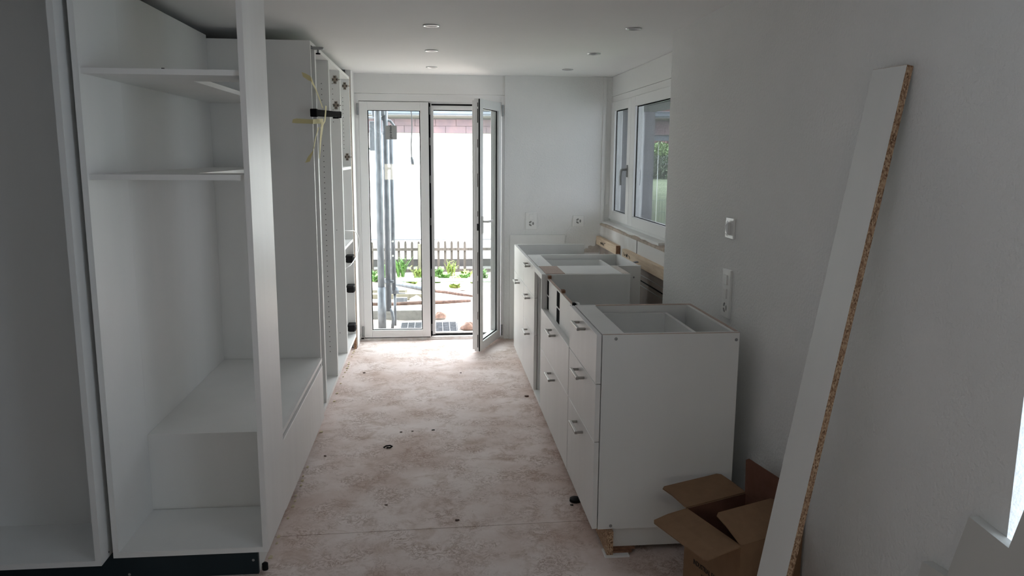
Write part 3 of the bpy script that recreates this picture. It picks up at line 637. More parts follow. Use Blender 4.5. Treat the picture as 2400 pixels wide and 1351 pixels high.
# cable loop at the last tall cabinet
pts = [(-0.64, 5.62, 0.985)]
for i in range(13):
    a = math.radians(75 - i * 13.0); pts.append((-0.600 + 0.025 * math.sin(i / 12 * math.pi), 5.60 + 0.57 * max(0, math.cos(a)) ** 0.8, 0.845 + 0.125 * math.sin(a)))
pts.append((-0.64, 5.64, 0.70))
tag(MB().tube(pts, 0.0035, 8).build('cable', CABLEW, smooth=True), 'white cable looping out of the last tall cabinet', 'cable')

# ------------------------------------------------------------------ ceiling downlights
def downlight(x, y, label):
    o = thing('downlight', label, 'light', (x, y, ZC - 0.006), 'recessed ceiling downlights')
    MB().lathe((x, y, ZC), [(0.041, -0.0005), (0.040, -0.005), (0.034, -0.006), (0.028, -0.003), (0.026, -0.0008)], 32).build('ring', CHROME, o, smooth=True)
    MB().lathe((x, y, ZC), [(0.0285, -0.0025), (0.015, -0.0015), (0.0001, -0.0015)], 24).build('lens', LENS, o)
for (x, y, l) in ((0.0, 4.0, 'nearest ceiling downlight in the row above the aisle'), (0.0, 4.945, 'middle ceiling downlight of the row above the aisle'), (0.0, 5.86, 'ceiling downlight closest to the glazed door, above the aisle'),
                  (0.996, 3.96, 'nearest ceiling downlight in the row over the base cabinets'), (0.997, 4.943, 'middle ceiling downlight of the row over the base cabinets'), (0.990, 5.86, 'ceiling downlight over the base cabinets closest to the far wall')):
    downlight(x, y, l)

# ------------------------------------------------------------------ switches and sockets
def socket_face(mb, holes_, c, ax):
    """three oval recesses of a triple socket; ax(u, v, d) -> world point"""
    for ang in (0, 125, 235):
        a = math.radians(ang); uu, vv = 0.0145 * math.cos(a), 0.0145 * math.sin(a)
        ca_, sa_ = math.cos(a), math.sin(a); ring = []
        for k in range(18):
            t = 2 * math.pi * k / 18; p, q = 0.0075 * math.cos(t), 0.0125 * math.sin(t)
            ring.append((c[0] + uu + p * ca_ - q * sa_, c[1] + vv + p * sa_ + q * ca_))
        mb.add([ax(u, v, 0.0006) for u, v in ring], [tuple(range(18))])
        for s_ in (-0.007, 0, 0.007):
            u0, v0 = c[0] + uu - s_ * sa_ + (0.002 * ca_ if s_ == 0 else 0), c[1] + vv + s_ * ca_ + (0.002 * sa_ if s_ == 0 else 0)
            holes_.add([ax(u0 + 0.0021 * math.cos(2 * math.pi * k / 8), v0 + 0.0021 * math.sin(2 * math.pi * k / 8), 0.0011) for k in range(8)], [tuple(range(8))])
def wallplate(name, label, cat, ax, w, hgt, items, T=0.010, group=None):
    o = thing(name, label, cat, ax(0, 0, -T), group)
    def bx(u0, u1, v0, v1, d0, d1):
        m_ = MB(); ps = [ax(u, v, d) for d in (d0, d1) for (u, v) in ((u0, v0), (u1, v0), (u1, v1), (u0, v1))]
        return m_.add(ps, [(0, 1, 2, 3), (4, 7, 6, 5), (0, 4, 5, 1), (1, 5, 6, 2), (2, 6, 7, 3), (3, 7, 4, 0)])
    bx(-w / 2, w / 2, -hgt / 2, hgt / 2, -T, 0).build('cover_plate', PLASTW, o, bevel=0.002)
    for kind, v in items:
        if kind == 'rocker': bx(-0.017, 0.017, v - 0.020, v + 0.020, 0, 0.006).build('rocker', PLASTW, o, bevel=0.001)
        if kind == 'socket':
            s_, h_ = MB(), MB(); socket_face(s_, h_, (0, v), ax); s_.build('socket_recess', SOCKETG, o); h_.build('contact_hole', DARKHOLE, o)
        if kind == 'knob':
            bx(-0.017, 0.017, v - 0.024, v + 0.024, 0, 0.012).build('rocker', PLASTW, o, bevel=0.002)
            f_ = MB(); f_.add([ax(u, vv, d) for (u, vv, d) in ((-0.02, v - 0.03, 0.004), (0.016, v - 0.032, 0.013), (0.021, v + 0.028, 0.013), (-0.012, v + 0.031, 0.006), (0.0, v + 0.01, 0.019))], [(0, 1, 4), (1, 2, 4), (2, 3, 4), (3, 0, 4)])
            f_.build('protective_film', FILM, o)
    return o
axR = lambda Y, Z: (lambda u, v, d: Vector((XR - 0.010 - d, Y - u, Z + v)))
wallplate('light_switch', 'upper square switch with film cover on the plain right wall', 'switch', axR(3.122, 1.226), 0.086, 0.086, [('knob', 0.0)])
wallplate('switch_panel', 'tall white plate with two rockers and socket on right wall', 'switch', axR(3.126, 0.953), 0.086, 0.204, [('rocker', 0.058), ('rocker', 0.0), ('socket', -0.060)])
axB = lambda X, Z: (lambda u, v, d: Vector((X + u, YB - 0.010 - d, Z + v)))
wallplate('wall_socket', 'white socket plate with a rocker above it on the far wall', 'socket', axB(0.798, 0.987), 0.092, 0.140, [('rocker', 0.034), ('socket', -0.022)])
wallplate('wall_socket', 'square white socket on the far wall nearer the window', 'socket', axB(1.189, 0.985), 0.090, 0.090, [('socket', 0.0)])

# ------------------------------------------------------------------ cardboard box
H = 0.30
P1 = Vector((0.871, 2.510, H)); P2 = Vector((1.130, 2.615, H)); P3 = Vector((0.958, 2.229, H)); P4 = Vector((1.213, 2.330, H))
bx_ = thing('cardboard_box', 'open brown cardboard box on the floor in front of the end panel', 'box', ((P1 + P4) / 2 - Vector((0, 0, H))))
dz = Vector((0, 0, -H)); t = 0.004
def wallq(a, b, inward):
    n = (b - a).cross(Vector((0, 0, 1))).normalized() * t
    if n.dot(inward) < 0: n = -n
    return MB().slab([a, b, b + dz, a + dz], n)
cen = (P1 + P2 + P3 + P4) / 4
for a, b in ((P1, P2), (P2, P4), (P4, P3), (P3, P1)): wallq(a, b, cen - (a + b) / 2).build('box_wall', CARD, bx_)
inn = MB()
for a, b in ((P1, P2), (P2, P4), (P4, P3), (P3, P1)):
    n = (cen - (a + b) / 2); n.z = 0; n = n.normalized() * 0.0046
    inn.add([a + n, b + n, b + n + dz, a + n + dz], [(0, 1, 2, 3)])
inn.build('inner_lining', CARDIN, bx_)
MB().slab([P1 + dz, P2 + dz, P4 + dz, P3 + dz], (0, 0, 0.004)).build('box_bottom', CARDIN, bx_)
def flap(a, b, da, db, mat, name='flap'):
    a2, b2 = a + Vector(da), b + Vector(db); n = (b - a).cross(a2 - a).normalized() * 0.004
    mid1, mid2 = a.lerp(a2, 0.55) + Vector((0, 0, 0.004)), b.lerp(b2, 0.55) + Vector((0, 0, 0.002))
    q = MB(); e_ = (b2 - a2) * 0.05; back = (a2 - a) * 0.07; back2 = (b2 - b) * 0.07
    q.slab([a, mid1, a2 - back, a2 + e_, b2 - e_, b2 - back2, mid2, b], n)
    return q.build(name, mat, bx_)
flap(P1, P2, (-0.053, 0.130, 0.020), (-0.053, 0.130, 0.021), CARD)
flap(P1, P3, (-0.134, -0.040, -0.022), (-0.128, -0.040, -0.022), CARD)
flap(P3, P4, (-0.040, 0.131, 0.048), (-0.050, 0.130, 0.048), CARD)
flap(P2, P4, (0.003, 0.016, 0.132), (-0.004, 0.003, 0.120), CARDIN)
dx = (P3 - P1).normalized(); out = dx.cross(Vector((0, 0, 1))); out = out if out.dot(cen - P1) < 0 else -out
def sidetext(body, dist, z, size):
    o_ = P1 + dx * dist + out * 0.0006; o_.z = z; k_ = 0.70
    M = Matrix(((dx.x * k_, 0, out.x, o_.x), (dx.y * k_, 0, out.y, o_.y), (0, 1, 0, o_.z), (0, 0, 0, 1)))
    textmesh('printed_text', body, size, INK, bx_, M)
sidetext('INDUSTRIAL FAN', 0.056, 0.121, 0.0245); sidetext('M', 0.103, 0.088, 0.0245)

# ------------------------------------------------------------------ leaning board
lb = thing('leaning_board', 'long white chipboard strip leaning against the right wall', 'board', (0.95, 2.06, 0))
BL, TL = Vector((0.925, 2.120, 0.0)), Vector((1.195, 2.098, 1.752)); wv = Vector((0.006, -0.148, 0.0))
ax_ = (TL - BL).normalized(); wv = wv - ax_ * wv.dot(ax_); nn = wv.cross(ax_).normalized() * 0.018
if nn.x < 0: nn = -nn
TLr = TL + wv; BLr = BL + wv + Vector((0, 0, 0))
def atz(p, z): return p + ax_ * ((z - p.z) / ax_.z)
q = [atz(BL, 0.002), TL, TLr, atz(BLr, 0.002)]
MB().slab(q, nn).build('board_face', WHITE, lb)
en = wv.normalized() * 0.0006
tag(MB().slab([q[3] + en * 0.2, q[2] + en * 0.2, q[2] + nn, q[3] + nn], en).build('raw_edge', CHIP, lb), 'speckled bare chipboard edge')
te = ax_ * 0.0006
MB().slab([q[1], q[2], q[2] + nn, q[1] + nn], te).build('raw_end', CHIP, lb)

# ------------------------------------------------------------------ stair stringer at the right edge
st = thing('staircase', 'sawtooth white stair stringer at the lower right frame corner', 'staircase', (1.19, 1.6, 0))
seen = [(1.94, 0.0), (1.925, 0.155), (1.83, 0.165), (1.785, 0.345), (1.738, 0.352), (1.692, 0.532), (1.603, 0.542), (1.550, 0.719), (1.424, 0.709), (1.370, 0.900), (1.245, 0.890), (1.190, 1.08), (1.065, 1.07), (1.01, 1.26), (0.885, 1.25), (0.83, 1.44),
        (0.70, 1.43), (0.65, 1.62), (0.52, 1.62), (0.52, 1.35), (1.58, 0.0)]
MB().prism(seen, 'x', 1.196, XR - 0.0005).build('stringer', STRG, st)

# ------------------------------------------------------------------ debris on the floor
def chipbit(x, y, s, seed, mat, label, name='debris'):
    rnd = random.Random(seed); pts = []; n = 7
    for k in range(n):
        a = 2 * math.pi * k / n; r_ = s * rnd.uniform(0.5, 1.0); pts.append((x + r_ * math.cos(a) * 1.4, y + r_ * math.sin(a) * 0.8))
    return tag(MB().prism(pts, 'z', 0.0, s * 0.5).build(name, mat), label, 'debris', 'loose bits on the screed floor')
cl = MB().tube([(-0.270, 3.956, 0.004), (-0.258, 3.966, 0.008), (-0.238, 3.966, 0.010), (-0.226, 3.958, 0.008), (-0.236, 3.950, 0.004), (-0.255, 3.951, 0.004)], 0.004, 8)
tag(cl.build('plastic_clip', BLACKP, smooth=True), 'small black plastic clip lying in the middle of the floor', 'clip')
BITS = [(-0.495, 5.412, 0.014, 'dark flake on the floor beside the last tall cabinet'), (-0.189, 4.188, 0.012, 'dark crumb left of the pair beyond the black clip'), (-0.013, 4.208, 0.012, 'flat dark crumb right of the pair beyond the black clip'),
        (-0.126, 4.197, 0.010, 'crumb between two others beyond the black clip'), (-0.560, 3.869, 0.013, 'brown splinter on the floor by the bench front'), (0.088, 3.097, 0.013, 'brown crumb just beyond the floor joint'),
        (0.578, 4.78, 0.022, 'dark splinter at the foot of the far drawers'), (0.182, 5.36, 0.012, 'small crumb in front of the open door leaf'), (0.593, 3.20, 0.012, 'black bit beside the levelling foot of nearest cabinet'), (-0.218, 3.271, 0.010, 'crumb on the near floor short of the black clip')]
for i, (x, y, s, l) in enumerate(BITS): chipbit(x, y, s * 0.6, i, BLACKP if i in (8, 2) else BARK, l)
g = MB()
for i in range(60):
    y = 2.85 + i * 0.055
    if 3.75 < y < 5.3 and random.random() < 0.8 or random.random() < 0.3: continue
    x = -0.630 + random.uniform(0, 0.010); s = random.uniform(0.004, 0.009)
    g.prism([(x - s, y - s * 1.6), (x + s * 0.9, y - s), (x + s, y + s), (x - s * 0.6, y + s * 1.9)], 'z', 0.0, 0.003 + s * 0.2)
tag(g.build('foam_residue', GLUE), 'yellow foam residue along the floor under the left cabinets', 'foam', kind='stuff')

# ================================================================== OUTDOORS
GZ = -0.03
def patchgrid(name, mat, x0, x1, y0, y1, nx, ny, zf):
    mb = MB()
    for j in range(ny + 1):
        for i in range(nx + 1):
            x = x0 + (x1 - x0) * i / nx; y = y0 + (y1 - y0) * j / ny; mb.v.append(Vector((x, y, zf(x, y))))
    for j in range(ny):
        for i in range(nx):
            a = j * (nx + 1) + i; mb.f.append((a, a + 1, a + nx + 2, a + nx + 1))
    return mb.build(name, mat, loc=((x0 + x1) / 2, (y0 + y1) / 2, 0))
def soilz(x, y):
    return GZ - 0.01 - max(0, y - 10.45) * 0.30 + (0.022 * noise.noise((x * 2.6, y * 2.6, 0.3)) + 0.012 * noise.noise((x * 9, y * 9, 2))) * min(1, max(0, (y - 6.7) / 0.8))
struct(patchgrid('ground', SOIL, -9, 2.2, 6.58, 13, 120, 80, soilz))
def lawnz(x, y): return -0.03 + max(0, (y - 8.2)) * 0.082
struct(patchgrid('lawn', LAWN, 2.2, 16, 3.0, 24, 30, 60, lawnz))
struct(MB().box(1.75, 2.5, 2.0, 9.5, -0.06, -0.02).build('path', noisy('pale_paving', (0.30, 0.30, 0.29), (0.34, 0.34, 0.33), 10, 0.9)))
# --- neighbour house
YH = 12.0
nh = thing('neighbour_house', 'white rendered house with red shingle band under a zinc gutter beyond the fence', 'house', (-1, YH, -0.3))
MB().box(-9, 2.55, YH, YH + 6, -0.07, 1.85).build('wall', RENDER_W, nh)
MB().box(-9, 2.57, YH - 0.03, YH + 5.9, -0.06, 0.235).build('wall_base', RENDER_W, nh)
MB().box(-9, 2.57, YH - 0.02, YH + 5.9, -0.60, -0.062).build('foundation', noisy('dark_foundation', (0.035, 0.033, 0.032), (0.05, 0.048, 0.045), 6, 0.95), nh)
MB().box(-9, 2.57, YH - 0.30, YH - 0.02, -0.60, -0.175).build('gravel_strip', CONC, nh)
MB().box(-9, 2.57, YH - 0.034, YH - 0.001, 0.232, 0.241).build('wall_shadow_line', GUTTERM, nh)  # thin dark strip painted in for the shadow line over the base
MB().box(-9, 6.5, YH - 0.10, YH + 0.02, 1.83, 2.06).build('fascia_backing', SOFFIT, nh)
shm = None
for row in range(2):
    z0 = 1.832 + row * 0.100; off = 0.165 if row == 0 else 0.02
    for i in range(34):
        x = -4.5 + off + i * 0.302
        if x > 5.6: continue
        o = MB().box(x + 0.002, x + 0.299, YH - 0.124 + row * 0.004, YH - 0.112, z0 + 0.0015, z0 + 0.0985).build('shingle', SHINGLE, nh)
        o.location.z += random.uniform(-0.0015, 0.0015)
MB().box(-9, 6.5, YH - 0.35, YH + 0.1, 2.055, 2.075).build('soffit', SOFFIT, nh)
gt = MB(); gt.prism([(YH - 0.48, 2.152), (YH - 0.48, 2.095), (YH - 0.46, 2.075), (YH - 0.36, 2.075), (YH - 0.35, 2.15), (YH - 0.365, 2.15), (YH - 0.37, 2.09), (YH - 0.455, 2.09), (YH - 0.47, 2.152)], 'x', -9, 6.5); gt.cyl((-9, YH - 0.485, 2.152), (6.5, YH - 0.485, 2.152), 0.008, 8)
gt.build('gutter', GUTTERM, nh)
MB().prism([(YH - 0.40, 2.16), (YH + 5.0, 4.4), (YH + 5.0, 4.5), (YH - 0.40, 2.20)], 'x', -9, 6.5).build('roof', ROOFM, nh)
MB().box(2.5, 6.5, YH - 0.06, YH + 0.04, 1.745, 1.828).build('steel_beam', GUTTERM, nh)
# --- picket fence
YF = 10.3
pf = thing('picket_fence', 'weathered grey picket fence across the yard outside the door', 'fence', (-0.2, YF, GZ))
sp_ = 0.0862
picket = None
for i in range(-9, 14):
    x = -0.452 + (i - 3) * sp_
    hgt = 0.395 + random.uniform(-0.008, 0.008); w_ = 0.0165
    pr = [(x - w_, 0.02), (x + w_, 0.02), (x + w_, hgt - 0.028), (x + w_ * 0.7, hgt - 0.010), (x, hgt), (x - w_ * 0.7, hgt - 0.010), (x - w_, hgt - 0.028)]
    MB().prism(pr, 'y', YF, YF + 0.014).build('picket', OLDWOOD, pf)
for z0, z1 in ((0.272, 0.308), (-0.01, 0.028)): MB().box(-1.6, 1.0, YF - 0.02, YF - 0.001, z0, z1).build('rail', OLDWOOD, pf)
for x in (-0.168, 0.86, -1.25):
    MB().box(x - 0.034, x + 0.034, YF - 0.05, YF + 0.0, GZ - 0.02, 0.362).build('post', OLDWOOD2, pf, bevel=0.003)
# --- scaffold poles by the door
sc_ = thing('scaffold_standard', 'bundle of galvanised scaffold tubes standing outside the left pane', 'scaffold', (-0.43, 6.95, GZ))
MB().cyl((-0.462, 6.92, GZ), (-0.462, 6.92, 2.5), 0.030, 20).build('tube', GALV, sc_, smooth=True)
MB().cyl((-0.405, 6.99, 0.13), (-0.405, 6.99, 2.5), 0.025, 20).build('tube', GALV, sc_, smooth=True)
MB().cyl((-0.362, 7.08, 0.30), (-0.362, 7.08, 1.70), 0.021, 20).build('tube', GALV, sc_, smooth=True)
MB().cyl((-0.355, 7.10, GZ), (-0.355, 7.10, 0.28), 0.012, 14).build('jack_screw', GALV, sc_, smooth=True)
b = MB(); b.lathe((-0.355, 7.10, 0.27), [(0.0001, 0), (0.035, 0.0), (0.042, 0.03), (0.03, 0.06), (0.0001, 0.06)], 16); b.box(-0.39, -0.26, 7.09, 7.11, 0.265, 0.272); b.build('jack_nut', GALV, sc_)
b = MB(); b.cyl((-0.462, 6.92, GZ), (-0.462, 6.92, 0.36), 0.036, 20); b.build('sleeve', GALV, sc_, smooth=True)
for z in (1.395, 1.70, 0.40):
    b = MB(); b.lathe((-0.405, 6.99, z), [(0.025, -0.012), (0.029, -0.012), (0.029, 0.012), (0.025, 0.012)], 18); b.box(-0.385, -0.355, 6.955, 6.985, z - 0.009, z + 0.009); b.build('clip', GALV, sc_)
for z in (0.62, 0.75): MB().lathe((-0.362, 7.055, z), [(0.0001, 0), (0.010, 0.004)], 10, (0, -1, 0)).build('bolt', PAINTW, sc_)
MB().tube([(-0.40, 6.985, 0.16), (-0.375, 6.97, 0.12), (-0.365, 6.96, 0.06), (-0.375, 6.95, GZ)], 0.014, 12).build('hook', GALV, sc_, smooth=True)
b = MB(); b.box(-0.545, -0.495, 7.05, 7.10, 1.545, 1.80); b.build('ledger_box', GALV, sc_, bevel=0.004)
b = MB(); b.tube([(-0.56, 7.05, 1.83), (-0.46, 6.97, 1.825), (-0.36, 7.0, 1.80), (-0.33, 7.02, 1.76)], 0.012, 12); b.build('coupler_arm', GALV, sc_)
b = MB(); b.box(-0.52, -0.40, 6.95, 7.05, 1.84, 1.93); b.build('coupler', GALV, sc_, bevel=0.01)
MB().tube([(-0.70, 7.0, 1.60), (-0.60, 7.02, 1.585), (-0.54, 7.06, 1.56)], 0.008, 8).build('brace', GALV, sc_)
# --- hanging cable
hc_ = thing('hanging_cable', 'grey cable with plug end dangling outside the left pane', 'cable', (-0.18, 6.75, 1.4))
MB().tube([(-0.188, 6.75, ZC + 0.142), (-0.183, 6.75, 1.92), (-0.171, 6.75, 1.845), (-0.169, 6.75, 1.745), (-0.178, 6.75, 1.6), (-0.176, 6.75, 1.49)], 0.0046, 8).build('cord', CABLEG, hc_, smooth=True)
MB().tube([(-0.176, 6.75, 1.495), (-0.172, 6.75, 1.47), (-0.165, 6.75, 1.425)], [0.008, 0.014, 0.012], 12).build('plug', GALV, hc_, smooth=True)
# --- things on the ground
def gthing(mb, name, mat, label, cat, group=None, smooth=False): return tag(mb.build(name, mat, smooth=smooth), label, cat, group)
gthing(MB().box(-1.6, -0.115, 7.42, 7.56, GZ - 0.03, 0.045), 'kerb_stone', CONC, 'grey kerb stone low behind the scaffold tubes', 'kerb')
gthing(MB().tube([(-1.4, 7.98, 0.0), (-0.9, 7.99, 0.005), (-0.39, 7.96, 0.008), (-0.1, 8.0, 0.012), (0.1, 8.02, 0.01), (0.38, 8.06, 0.014)], [0.016, 0.017, 0.018, 0.02, 0.019, 0.015], 10), 'branch', BARK, 'brown branch lying across the soil in front of the door', 'branch', smooth=True)
gthing(MB().tube([(-0.05, 8.66, 0.02), (0.12, 8.6, 0.014), (0.30, 8.45, 0.01), (0.42, 8.36, 0.008)], [0.014, 0.017, 0.016, 0.010], 8), 'branch', BARK, 'second thinner branch farther back on the soil', 'branch', smooth=True)
gthing(MB().cyl((-0.55, 9.42, 0.03), (1.2, 9.30, 0.02), 0.024, 16), 'pale_pipe', PIPEP, 'long pale pipe lying in front of the weeds', 'pipe', smooth=True)
gthing(MB().cyl((-0.62, 9.20, 0.06), (-0.02, 8.80, 0.0), 0.030, 14), 'scaffold_tube', GALV, 'grey tube lying askew across the soil', 'pipe', smooth=True)
gthing(MB().box(-1.2, -0.12, 8.50, 8.62, GZ - 0.02, 0.012), 'plank', OLDWOOD2, 'thick weathered plank half buried beyond the kerb', 'plank')
gthing(MB().prism([(-0.75, 8.74), (-0.32, 8.70), (-0.30, 8.78), (-0.72, 8.85)], 'z', GZ - 0.02, 0.02), 'plank', OLDWOOD2, 'thin plank beside the askew grey tube', 'plank')
gthing(MB().box(-0.42, -0.28, 8.15, 8.20, GZ - 0.02, 0.035), 'metal_profile', GALV, 'short grey metal profile on the soil behind the branch', 'profile')
# grate
gr_ = thing('drain_grate', 'grey metal drain grate set in the ground at the doorstep', 'grate', (-0.05, 6.95, GZ))
for i in range(9):
    x = -0.30 + i * 0.0625
    MB().box(x - 0.003, x + 0.003, 6.76, 7.16, GZ - 0.01, GZ + 0.018).build('bearing_bar', GALV, gr_)
for j in range(17):
    y = 6.765 + j * 0.0243
    MB().box(-0.305, 0.205, y - 0.002, y + 0.002, GZ + 0.004, GZ + 0.016).build('cross_bar', GALV, gr_)
MB().box(-0.31, 0.21, 6.755, 7.165, GZ - 0.03, GZ - 0.004).build('shaft', BLACK, gr_)
MB().box(0.207, 0.214, 6.75, 7.17, GZ - 0.01, GZ + 0.019).build('frame_bar', GALV, gr_)
def lump(cx, cy_, s, hgt, seed, n=14, k=6):
    mb = MB(); base = 0
    for j in range(k + 1):
        ph = math.pi / 2 * j / k
        for i in range(n):
            a = 2 * math.pi * i / n; f_ = 1 + 0.5 * noise.noise((math.cos(a) * 1.7 + seed, math.sin(a) * 1.7, ph))
            mb.v.append(Vector((cx + s * f_ * math.cos(a) * math.cos(ph) * 1.25, cy_ + s * f_ * math.sin(a) * math.cos(ph), GZ + hgt * f_ * math.sin(ph))))
    for j in range(k):
        for i in range(n): mb.f.append((j * n + i, j * n + (i + 1) % n, (j + 1) * n + (i + 1) % n, (j + 1) * n + i))
    return mb
gthing(lump(0.31, 6.93, 0.055, 0.05, 2), 'crumpled_rag', RAG, 'crumpled brown rag right of the drain grate', 'rag', smooth=True)
gthing(lump(0.06, 7.45, 0.05, 0.045, 5), 'clay_clod', RAG, 'reddish clay clod behind the drain grate', 'clod', smooth=True)
for i, (x, y, s, l) in enumerate([(-0.2, 8.38, 0.05, 'rounded stone on the soil behind the plank'), (0.22, 8.78, 0.04, 'small stone on soil right of the mullion'), (0.35, 9.0, 0.045, 'small stone farther right near the pale pipe'), (-0.85, 8.4, 0.06, 'stone at the left behind the scaffold tubes'), (0.0, 9.05, 0.04, 'stone between the askew tube and the pale pipe')]):
    gthing(lump(x, y, s, s * 0.8, i + 11, 10, 4), 'stone', SOIL, l, 'stone', 'stones on the soil', smooth=True)
def weed(x, y, hgt, seed, mat, n, label, upright=True):
    rnd = random.Random(seed); mb = MB(); z0 = soilz(x, y)
    for i in range(n):
        a = rnd.uniform(0, 2 * math.pi); l = hgt * rnd.uniform(0.45, 1); sp2 = rnd.uniform(0.08, 0.4) if upright else rnd.uniform(0.5, 1.1)
        bx0 = Vector((x + rnd.uniform(-.05, .05), y + rnd.uniform(-.05, .05), z0)); d = Vector((math.cos(a) * sp2, math.sin(a) * sp2, 1)).normalized()
        w_ = rnd.uniform(0.006, 0.014) * (1 if upright else 2.2); s_ = Vector((-math.sin(a), math.cos(a), 0)) * w_
        p1 = bx0 + d * l * 0.5; p2 = bx0 + d * l + Vector((math.cos(a), math.sin(a), -0.6)) * l * 0.15
        mb.add([bx0 - s_ * 0.4, bx0 + s_ * 0.4, p1 + s_, p1 - s_, p2], [(0, 1, 2, 3), (3, 2, 4)])
        if upright and i % 3 == 0:
            for kk in range(5):
                q0 = bx0 + d * l * (0.3 + 0.14 * kk); aa = rnd.uniform(0, 6.28); e_ = Vector((math.cos(aa), math.sin(aa), 0.4)) * 0.05; f_ = Vector((-math.sin(aa), math.cos(aa), 0)) * 0.012
                mb.add([q0, q0 + e_ * 0.5 + f_, q0 + e_, q0 + e_ * 0.5 - f_], [(0, 1, 2, 3)])
    return tag(mb.build('weed_plant', mat, loc=(x, y, z0)), label or 'small green weed among the others along the picket fence foot', 'plant', 'weeds along the picket fence' if label else 'small weeds at the fence foot')
WEEDS = [(-0.62, 10.0, 0.22, LEAF1, 26, 'tall weed beside the scaffold tubes', True), (-0.42, 10.08, 0.34, LEAF1, 26, 'tallest leafy weed left of the fence post', True), (-0.20, 9.98, 0.18, LEAF2, 26, 'yellowish weed just left of the fence post', True),
         (-0.10, 9.74, 0.13, LEAF1, 30, 'low weed at the foot of the fence post', False), (-0.42, 9.66, 0.11, LEAF1, 34, 'spreading ground weed before the tallest weed', False), (0.06, 10.02, 0.14, LEAF1, 30, 'green weed seen right of the door mullion', True),
         (0.22, 10.08, 0.26, LEAF2, 16, 'thin yellow stalk weed against the right pickets', True), (0.42, 10.05, 0.12, LEAF2, 30, 'low yellowish weed near the open door leaf', False), (-0.70, 9.7, 0.14, LEAF1, 34, 'low weed left of the scaffold tubes', False), (0.25, 9.2, 0.08, LEAF2, 40, 'flat weed in front of the pale pipe', False), (0.62, 9.8, 0.16, LEAF1, 30, 'weed seen through the open door leaf', True), (0.27, 9.64, 0.08, LEAF2, 34, 'small weed beside the yellow stalk', False)]
for (x, y, h_, mt_, l_) in ((-0.52, 9.55, 0.09, LEAF1, 'small weed by the tube ends left of the askew tube'), (-0.27, 9.56, 0.08, LEAF2, 'pale small weed before the fence post foot'), (0.02, 9.55, 0.08, LEAF1, 'small weed right beside the mullion line'),
                     (0.13, 9.80, 0.12, LEAF1, 'broad weed between mullion and yellow stalk'), (0.36, 9.86, 0.11, LEAF1, 'broad weed left of the open leaf'), (0.50, 9.55, 0.09, LEAF2, 'pale small weed seen next to the leaf edge'), (-0.80, 9.95, 0.14, LEAF1, 'weed at the far left of the fence foot')):
    WEEDS.append((x, y, h_, mt_, 44, l_, False))
for i, (x, y, hh, mt, n, l, u) in enumerate(WEEDS): weed(x, y, hh, i + 40, mt, int(n * 1.5), l, u)
# --- garden seen through the window
def bush(name, cx, cy_, z0, rx, ry, rz, n, mat, label, cat, leaf=0.07, seed=1, trunk=None):
    rnd = random.Random(seed); mb = MB()
    for i in range(n):
        while True:
            p = Vector((rnd.uniform(-1, 1), rnd.uniform(-1, 1), rnd.uniform(-1, 1)))
            if 0.45 < p.length < 1: break
        p *= 1 + 0.25 * noise.noise(p * 2 + Vector((seed, 0, 0)))
        c_ = Vector((cx + p.x * rx, cy_ + p.y * ry, z0 + rz + p.z * rz)); a = Vector((rnd.uniform(-1, 1), rnd.uniform(-1, 1), rnd.uniform(-1, 1))).normalized(); b_ = a.orthogonal().normalized(); c2 = a.cross(b_)
        s = leaf * rnd.uniform(0.6, 1.2)
        mb.add([c_ - b_ * s, c_ + c2 * s * 0.5, c_ + b_ * s, c_ - c2 * s * 0.5], [(0, 1, 2, 3)])
    o = thing(name, label, cat, (cx, cy_, lawnz(cx, cy_)))
    f_ = mb.build('foliage', mat, o)
    tk = MB(); tk.tube([(cx, cy_, lawnz(cx, cy_) - 0.1), (cx + 0.05, cy_, z0 + rz * 0.5), (cx, cy_ + 0.03, z0 + rz)], [0.06, 0.05, 0.02], 8); tk.build('trunk', BARK, o)
    return o
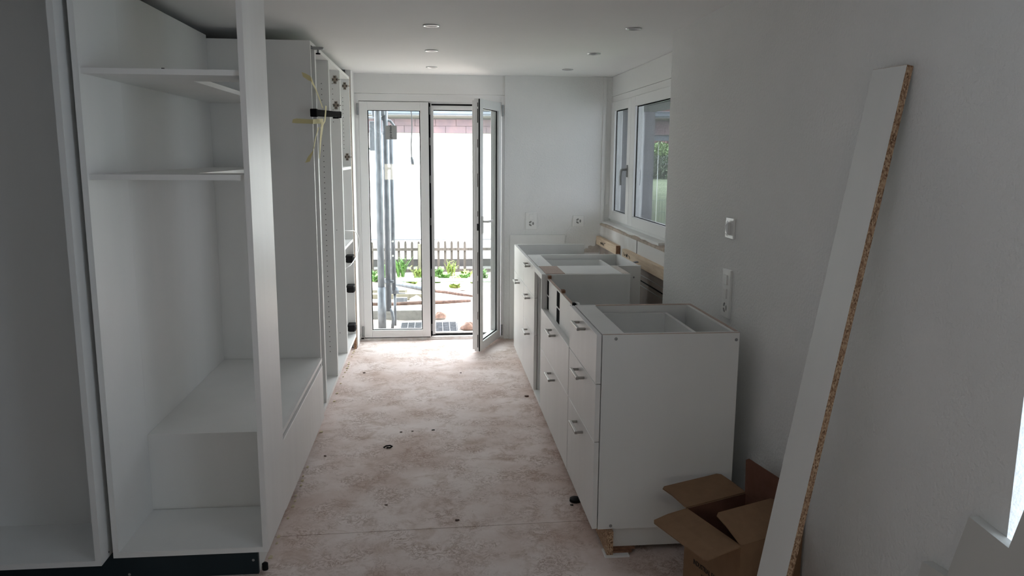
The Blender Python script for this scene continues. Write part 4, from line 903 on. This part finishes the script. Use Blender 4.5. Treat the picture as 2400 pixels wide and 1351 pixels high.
bush('clipped_hedge', 5.6, 20.2, 0.85, 3.2, 0.42, 0.34, 11000, LEAFD, 'dark clipped hedge at the top of the lawn', 'hedge', 0.042, 3)
bush('green_shrub', 6.15, 21.5, 1.30, 0.55, 0.42, 0.29, 3000, LEAFB, 'bright green shrub rising behind the hedge', 'shrub', 0.045, 5)
bush('red_shrub', 4.75, 21.5, 1.12, 0.6, 0.4, 0.20, 2400, LEAFR, 'low reddish shrub above the hedge', 'shrub', 0.04, 6)
bush('copper_tree', 8.0, 23.4, 1.2, 1.6, 0.8, 0.75, 8000, LEAFR, 'copper-leaved tree behind the green shrub', 'tree', 0.07, 8)
bush('dark_tree', 4.2, 23.4, 0.9, 1.6, 0.8, 1.0, 8000, LEAFD, 'dark green tree left of the copper tree', 'tree', 0.07, 9)
mf = thing('mesh_fence', 'low grey wire mesh fence on the lawn outside the window', 'fence', (4.0, 13.0, 0.36))
for i in range(36): 
    x = 3.1 + i * 0.05; MB().cyl((x, 13.0, 0.34), (x, 13.0, 0.80), 0.003, 6).build('wire', GALV, mf)
for z in (0.78, 0.58, 0.40): MB().cyl((3.1, 13.0, z), (4.85, 13.0, z), 0.004, 6).build('rail_wire', PIPEP, mf)
tag(MB().cyl((3.52, 12.2, 0.25), (3.52, 12.2, 1.74), 0.0045, 10).build('white_pole', PAINTW, smooth=True), 'slim white pole under the canopy beam', 'pole')
hbk = thing('garden_cart', 'pale garden cart handle standing by the mesh fence', 'cart', (3.15, 12.3, 0.30))
MB().tube([(3.16, 12.3, 0.33), (3.18, 12.3, 0.60), (3.24, 12.3, 0.86), (3.34, 12.3, 0.92)], 0.014, 10).build('handle', PIPEP, hbk, smooth=True)
MB().tube([(3.16, 12.3, 0.42), (3.26, 12.3, 0.72), (3.20, 12.3, 0.50)], 0.010, 10).build('brace', PIPEP, hbk, smooth=True)
MB().lathe((3.17, 12.3, 0.42), [(0.05, -0.012), (0.07, -0.012), (0.07, 0.012), (0.05, 0.012)], 20, (0, 1, 0)).build('wheel', CABLEG, hbk)
